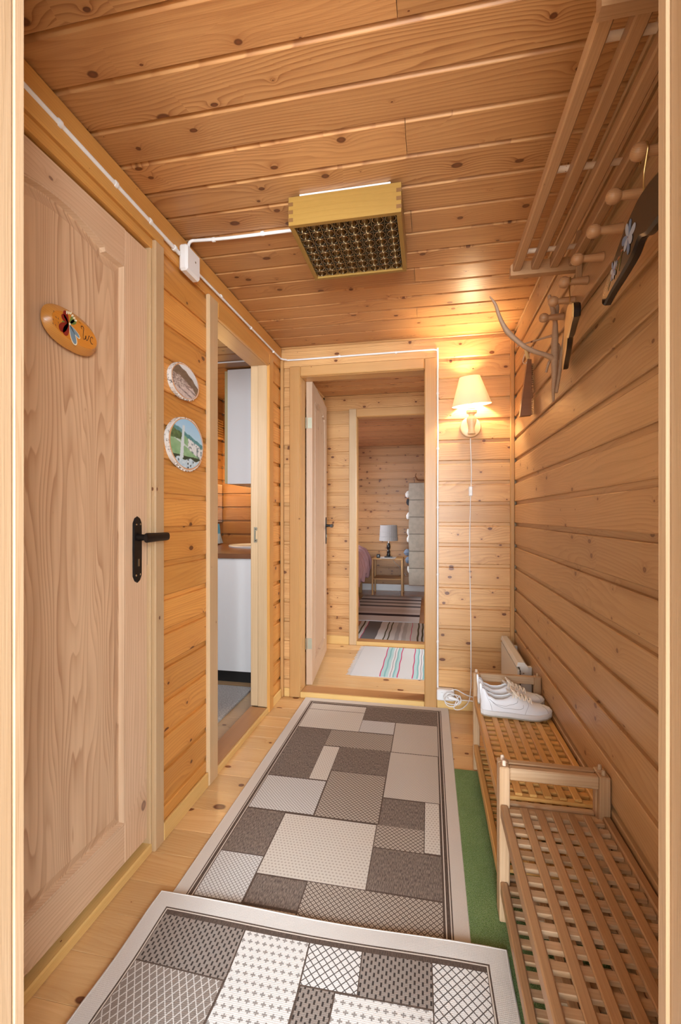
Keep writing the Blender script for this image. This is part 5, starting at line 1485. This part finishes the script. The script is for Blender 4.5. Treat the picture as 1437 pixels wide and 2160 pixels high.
wbox('wall_bracket', rd, (x1 - 0.0115, x1 + 0.010, y1 - 0.075, y1 - 0.05, 0.02, H_ - 0.03), 'Z', M['radiator'], 0.001)

# ------------------------------------------------------------------ slatted shoe benches
def bench(name, label, y_far, L, mp, ms_, mc, group='slatted shoe benches along the wall'):
    """Two lattice decks between two end frames. Local y runs towards the viewer from the far end (negative)."""
    X0, X1 = 0.193, 0.4795
    cxb = (X0 + X1) / 2
    r = thing(name, label, 'bench', (cxb, y_far, 0.0076), group=group)
    hw = (X1 - X0) / 2
    PT, HT = 0.028, 0.436
    for ye in (-PT, -L):
        for sx in (-1, 1):
            x = -hw if sx < 0 else hw - PT
            lg = wbox('leg', r, (x, x + PT, ye, ye + PT, 0.0, HT), 'Z', mp, 0.003)
            MB().lathe([(0.0055, 0.0), (0.0055, 0.011), (0.003, 0.014)], 10).build('dowel_pin', M['dowel'] if sx < 0 else mp, lg, basis((HT / 2, 0, 0), (0, 1, 0), (1, 0, 0)), True)
        wbox('top_rail', r, (-hw + PT, hw - PT, ye + 0.003, ye + PT - 0.003, HT - 0.036, HT - 0.002), 'X', mp, 0.003)
        for zz in (0.322, 0.106):
            wbox('end_rail', r, (-hw + PT, hw - PT, ye + 0.004, ye + PT - 0.004, zz - 0.034, zz - 0.006), 'X', mp, 0.003)
    for zt in (0.333, 0.117):
        for sx in (-1, 1):
            x = -hw + 0.002 if sx < 0 else hw - 0.022
            wbox('side_rail', r, (x, x + 0.020, -L + PT + 0.0005, -PT - 0.0005, zt - 0.036, zt), 'Y', ms_, 0.003)
        n = 18
        y0_, y1_ = -L + PT + 0.012, -PT - 0.012
        stp = (y1_ - y0_) / n
        for k in range(n + 1):
            yc = y0_ + stp * k
            wbox('cross_slat', r, (-hw + 0.0225, hw - 0.0225, yc - 0.0105, yc + 0.0105, zt - 0.019, zt - 0.0085), 'X', mc, 0.0015)
        for k in range(5):
            xc_ = -hw + 0.0225 + (2 * hw - 0.045) * (k + 1) / 6
            wbox('long_slat', r, (xc_ - 0.0105, xc_ + 0.0105, -L + PT + 0.004, -PT - 0.004, zt - 0.0082, zt), 'Y', ms_, 0.002)
    return r
bench('shoe_bench', 'far slatted wooden shoe bench with white sneakers on it', 2.145, 0.777, M['bench'], M['bench_gold'], M['bench_gold'])
bench('shoe_bench', 'near slatted wooden shoe bench with empty deck in the foreground', 1.366, 0.80, M['bench'], M['bench_dark'], M['bench'])

# ------------------------------------------------------------------ sneakers
def interp(tab, x):
    for (a, va), (b, vb) in zip(tab, tab[1:]):
        if x <= b:
            t = (x - a) / (b - a) if b > a else 0
            t = t * t * (3 - 2 * t)
            return va + (vb - va) * t
    return tab[-1][1]

def sneaker(label, loc, rz, mirror=1):
    r = thing('sneaker', label, 'shoe', loc, rz, 'white sneakers on the far bench')
    Lh = 0.272
    wt = [(0.0, 0.014), (0.012, 0.027), (0.04, 0.034), (0.10, 0.034), (0.17, 0.043), (0.21, 0.044), (0.245, 0.034), (0.265, 0.018), (0.272, 0.006)]
    ht = [(0.0, 0.104), (0.012, 0.106), (0.03, 0.080), (0.06, 0.068), (0.09, 0.070), (0.115, 0.084), (0.13, 0.086), (0.17, 0.070), (0.205, 0.054), (0.24, 0.047), (0.262, 0.038), (0.272, 0.026)]
    gt = [(0.0, 0.006), (0.02, 0.020), (0.05, 0.025), (0.09, 0.022), (0.115, 0.015), (0.15, 0.010), (0.185, 0.006), (0.195, 0.0), (0.30, 0.0)]
    lift = lambda x: 0.010 * max(0, (x - 0.19) / 0.082) ** 2
    z0 = 0.020
    def surf(x, t, s):
        wv, hv, g = interp(wt, x), interp(ht, x), interp(gt, x)
        g = min(g, wv * 0.8)
        c, sn = math.cos(t * PI / 2), math.sin(t * PI / 2)
        bulge = 1.0 + 0.06 * math.sin(t * PI)
        zb = z0 + lift(x)
        return (x, s * (g + (wv - g) * (c ** 0.75) * bulge) * 1.0, zb + (hv - z0) * sn ** 0.95)
    xs = [0.0, 0.004, 0.010, 0.018, 0.028, 0.04, 0.055, 0.07, 0.085, 0.10, 0.115, 0.13, 0.145, 0.16, 0.175, 0.19, 0.205, 0.22, 0.235, 0.248, 0.258, 0.265, 0.270, 0.272]
    T = [0, 0.12, 0.25, 0.4, 0.55, 0.7, 0.85, 1.0]
    mb = MB()
    rings = []
    for x in xs:
        left = [surf(x, t, -1) for t in T]
        right = [surf(x, t, 1) for t in T][::-1]
        g = min(interp(gt, x), interp(wt, x) * 0.8)
        hv = interp(ht, x)
        dep = min(0.055, max(0.0005, (hv - 0.034))) if g > 0.0005 else 0.0003
        inner = [(x, -g * 0.93, hv - dep * 0.1 + lift(x)), (x, -g * 0.9, hv - dep + lift(x)), (x, g * 0.9, hv - dep + lift(x)), (x, g * 0.93, hv - dep * 0.1 + lift(x))]
        rings.append(left + inner + right)
    n = len(rings[0])
    vs = [p for rg in rings for p in rg]
    fs, ms2 = [], []
    for i in range(len(rings) - 1):
        for j in range(n - 1):
            a = i * n + j
            mb_in = 1 if len(T) <= j < len(T) + 3 else 0
            fs.append((a, a + 1, a + 1 + n, a + n)); ms2.append(mb_in)
    k = len(mb.v)
    mb.v += vs
    for f, m_ in zip(fs, ms2):
        mb.face(f, m_)
    mb.face(tuple(range(n)), 0)
    mb.face(tuple((len(rings) - 1) * n + j for j in range(n)), 0)
    mb.build('upper', [M['shoe'], M['shoe_inner']], r, None, True, 50)
    # midsole and outsole
    def outline(x, k):
        return interp(wt, x) * k + 0.0025
    def sole_ring(zf, k):
        pts = [(x, -outline(x, k), zf(x)) for x in xs] + [(x, outline(x, k), zf(x)) for x in xs[::-1]]
        return [(min(max(px, -0.002), 0.274) if True else px, py, pz) for px, py, pz in pts]
    MB().loft([sole_ring(lambda x: 0.006 + lift(x) * 1.2, 1.0), sole_ring(lambda x: 0.009 + lift(x) * 1.2, 1.06), sole_ring(lambda x: 0.023 + lift(x), 1.07), sole_ring(lambda x: 0.0245 + lift(x), 1.0)]).build('midsole', M['sole'], r, None, True, 40)
    MB().loft([sole_ring(lambda x: 0.0 + lift(x) * 1.2, 0.95), sole_ring(lambda x: 0.0058 + lift(x) * 1.2, 1.02)]).build('outsole', M['outsole'], r, None, False)
    # heel tab
    MB().loft([[(0.001, -0.010, 0.06), (0.010, -0.012, 0.06), (0.010, 0.012, 0.06), (0.001, 0.010, 0.06)], [(-0.003, -0.009, 0.09), (0.006, -0.011, 0.09), (0.006, 0.011, 0.09), (-0.003, 0.009, 0.09)], [(-0.004, -0.006, 0.118), (0.003, -0.007, 0.118), (0.003, 0.007, 0.118), (-0.004, 0.006, 0.118)], [(-0.002, -0.002, 0.122), (0.001, -0.002, 0.122), (0.001, 0.002, 0.122), (-0.002, 0.002, 0.122)]]).build('heel_tab', M['shoe'], r, None, True, 60)
    # tongue
    tg = []
    for x, zt, wv in ((0.100, 0.108, 0.016), (0.108, 0.104, 0.019), (0.125, 0.090, 0.018), (0.15, 0.0745, 0.014), (0.185, 0.058, 0.009)):
        tg.append([(x, -wv, zt - 0.006), (x - 0.001, 0, zt), (x, wv, zt - 0.006), (x + 0.004, wv, zt - 0.010), (x + 0.003, 0, zt - 0.004), (x + 0.004, -wv, zt - 0.010)])
    MB().loft(tg).build('tongue', M['shoe'], r, None, True, 60)
    # laces
    for i in range(5):
        x = 0.122 + 0.0155 * i
        za = interp(ht, x) + 0.006
        zb = interp(ht, x + 0.012) + 0.006
        g = 0.019 - 0.0018 * i
        path = smooth_path([(x, -g - 0.004, za - 0.014), (x + 0.002, -g, za - 0.004), (x + 0.006, 0, (za + zb) / 2 + 0.003), (x + 0.011, g, zb - 0.005), (x + 0.012, g + 0.004, zb - 0.014)], 5)
        MB().tube(path, 0.0036, 7).build('lace', M['lace'], r, None, True)
        path = smooth_path([(x, g + 0.004, za - 0.014), (x + 0.002, g, za - 0.004), (x + 0.006, 0, (za + zb) / 2 + 0.006), (x + 0.011, -g, zb - 0.005), (x + 0.012, -g - 0.004, zb - 0.014)], 5)
        MB().tube(path, 0.0036, 7).build('lace', M['lace'], r, None, True)
    for s in (-1, 1):
        bow = smooth_path([(0.122, 0.0, 0.104), (0.118, s * 0.014, 0.110), (0.128, s * 0.028, 0.100), (0.142, s * 0.026, 0.088), (0.130, s * 0.010, 0.100), (0.122, 0, 0.104)], 5)
        MB().tube(bow, 0.0028, 7).build('lace_bow', M['lace'], r, None, True)
    # swoosh outline and seams, on both sides
    def line(name, pts, s, wdt=0.0011):
        P3 = []
        pts = smooth_path([(a, b, 0) for a, b in pts], 6)
        for q in pts:
            p = Vector(surf(q.x, q.y, s))
            p.y += s * 0.0006
            P3.append(p)
        MB().tube(P3, wdt * 0.6, 5).build(name, M['stitch'], r, None, True)
    for s in (-1, 1):
        line('swoosh_outline', [(0.030, 0.62), (0.065, 0.34), (0.105, 0.20), (0.140, 0.20), (0.158, 0.34), (0.160, 0.52)], s)
        line('swoosh_outline', [(0.030, 0.62), (0.055, 0.46), (0.085, 0.36), (0.115, 0.36), (0.135, 0.46), (0.140, 0.62)], s)
        line('seam', [(0.018, 0.70), (0.032, 0.45), (0.038, 0.25), (0.042, 0.06)], s, 0.0009)
        line('seam', [(0.175, 0.92), (0.180, 0.6), (0.172, 0.3), (0.165, 0.06)], s, 0.0009)
        line('seam', [(0.235, 0.96), (0.248, 0.6), (0.252, 0.3), (0.254, 0.06)], s, 0.0009)
    return r
DECK = 0.0076 + 0.3335
sneaker('white sneaker nearer the viewer on the far bench', (0.206, 1.945, DECK), math.radians(-1.5))
sneaker('white sneaker standing behind the other near the bench end', (0.204, 2.050, DECK), math.radians(0.5))
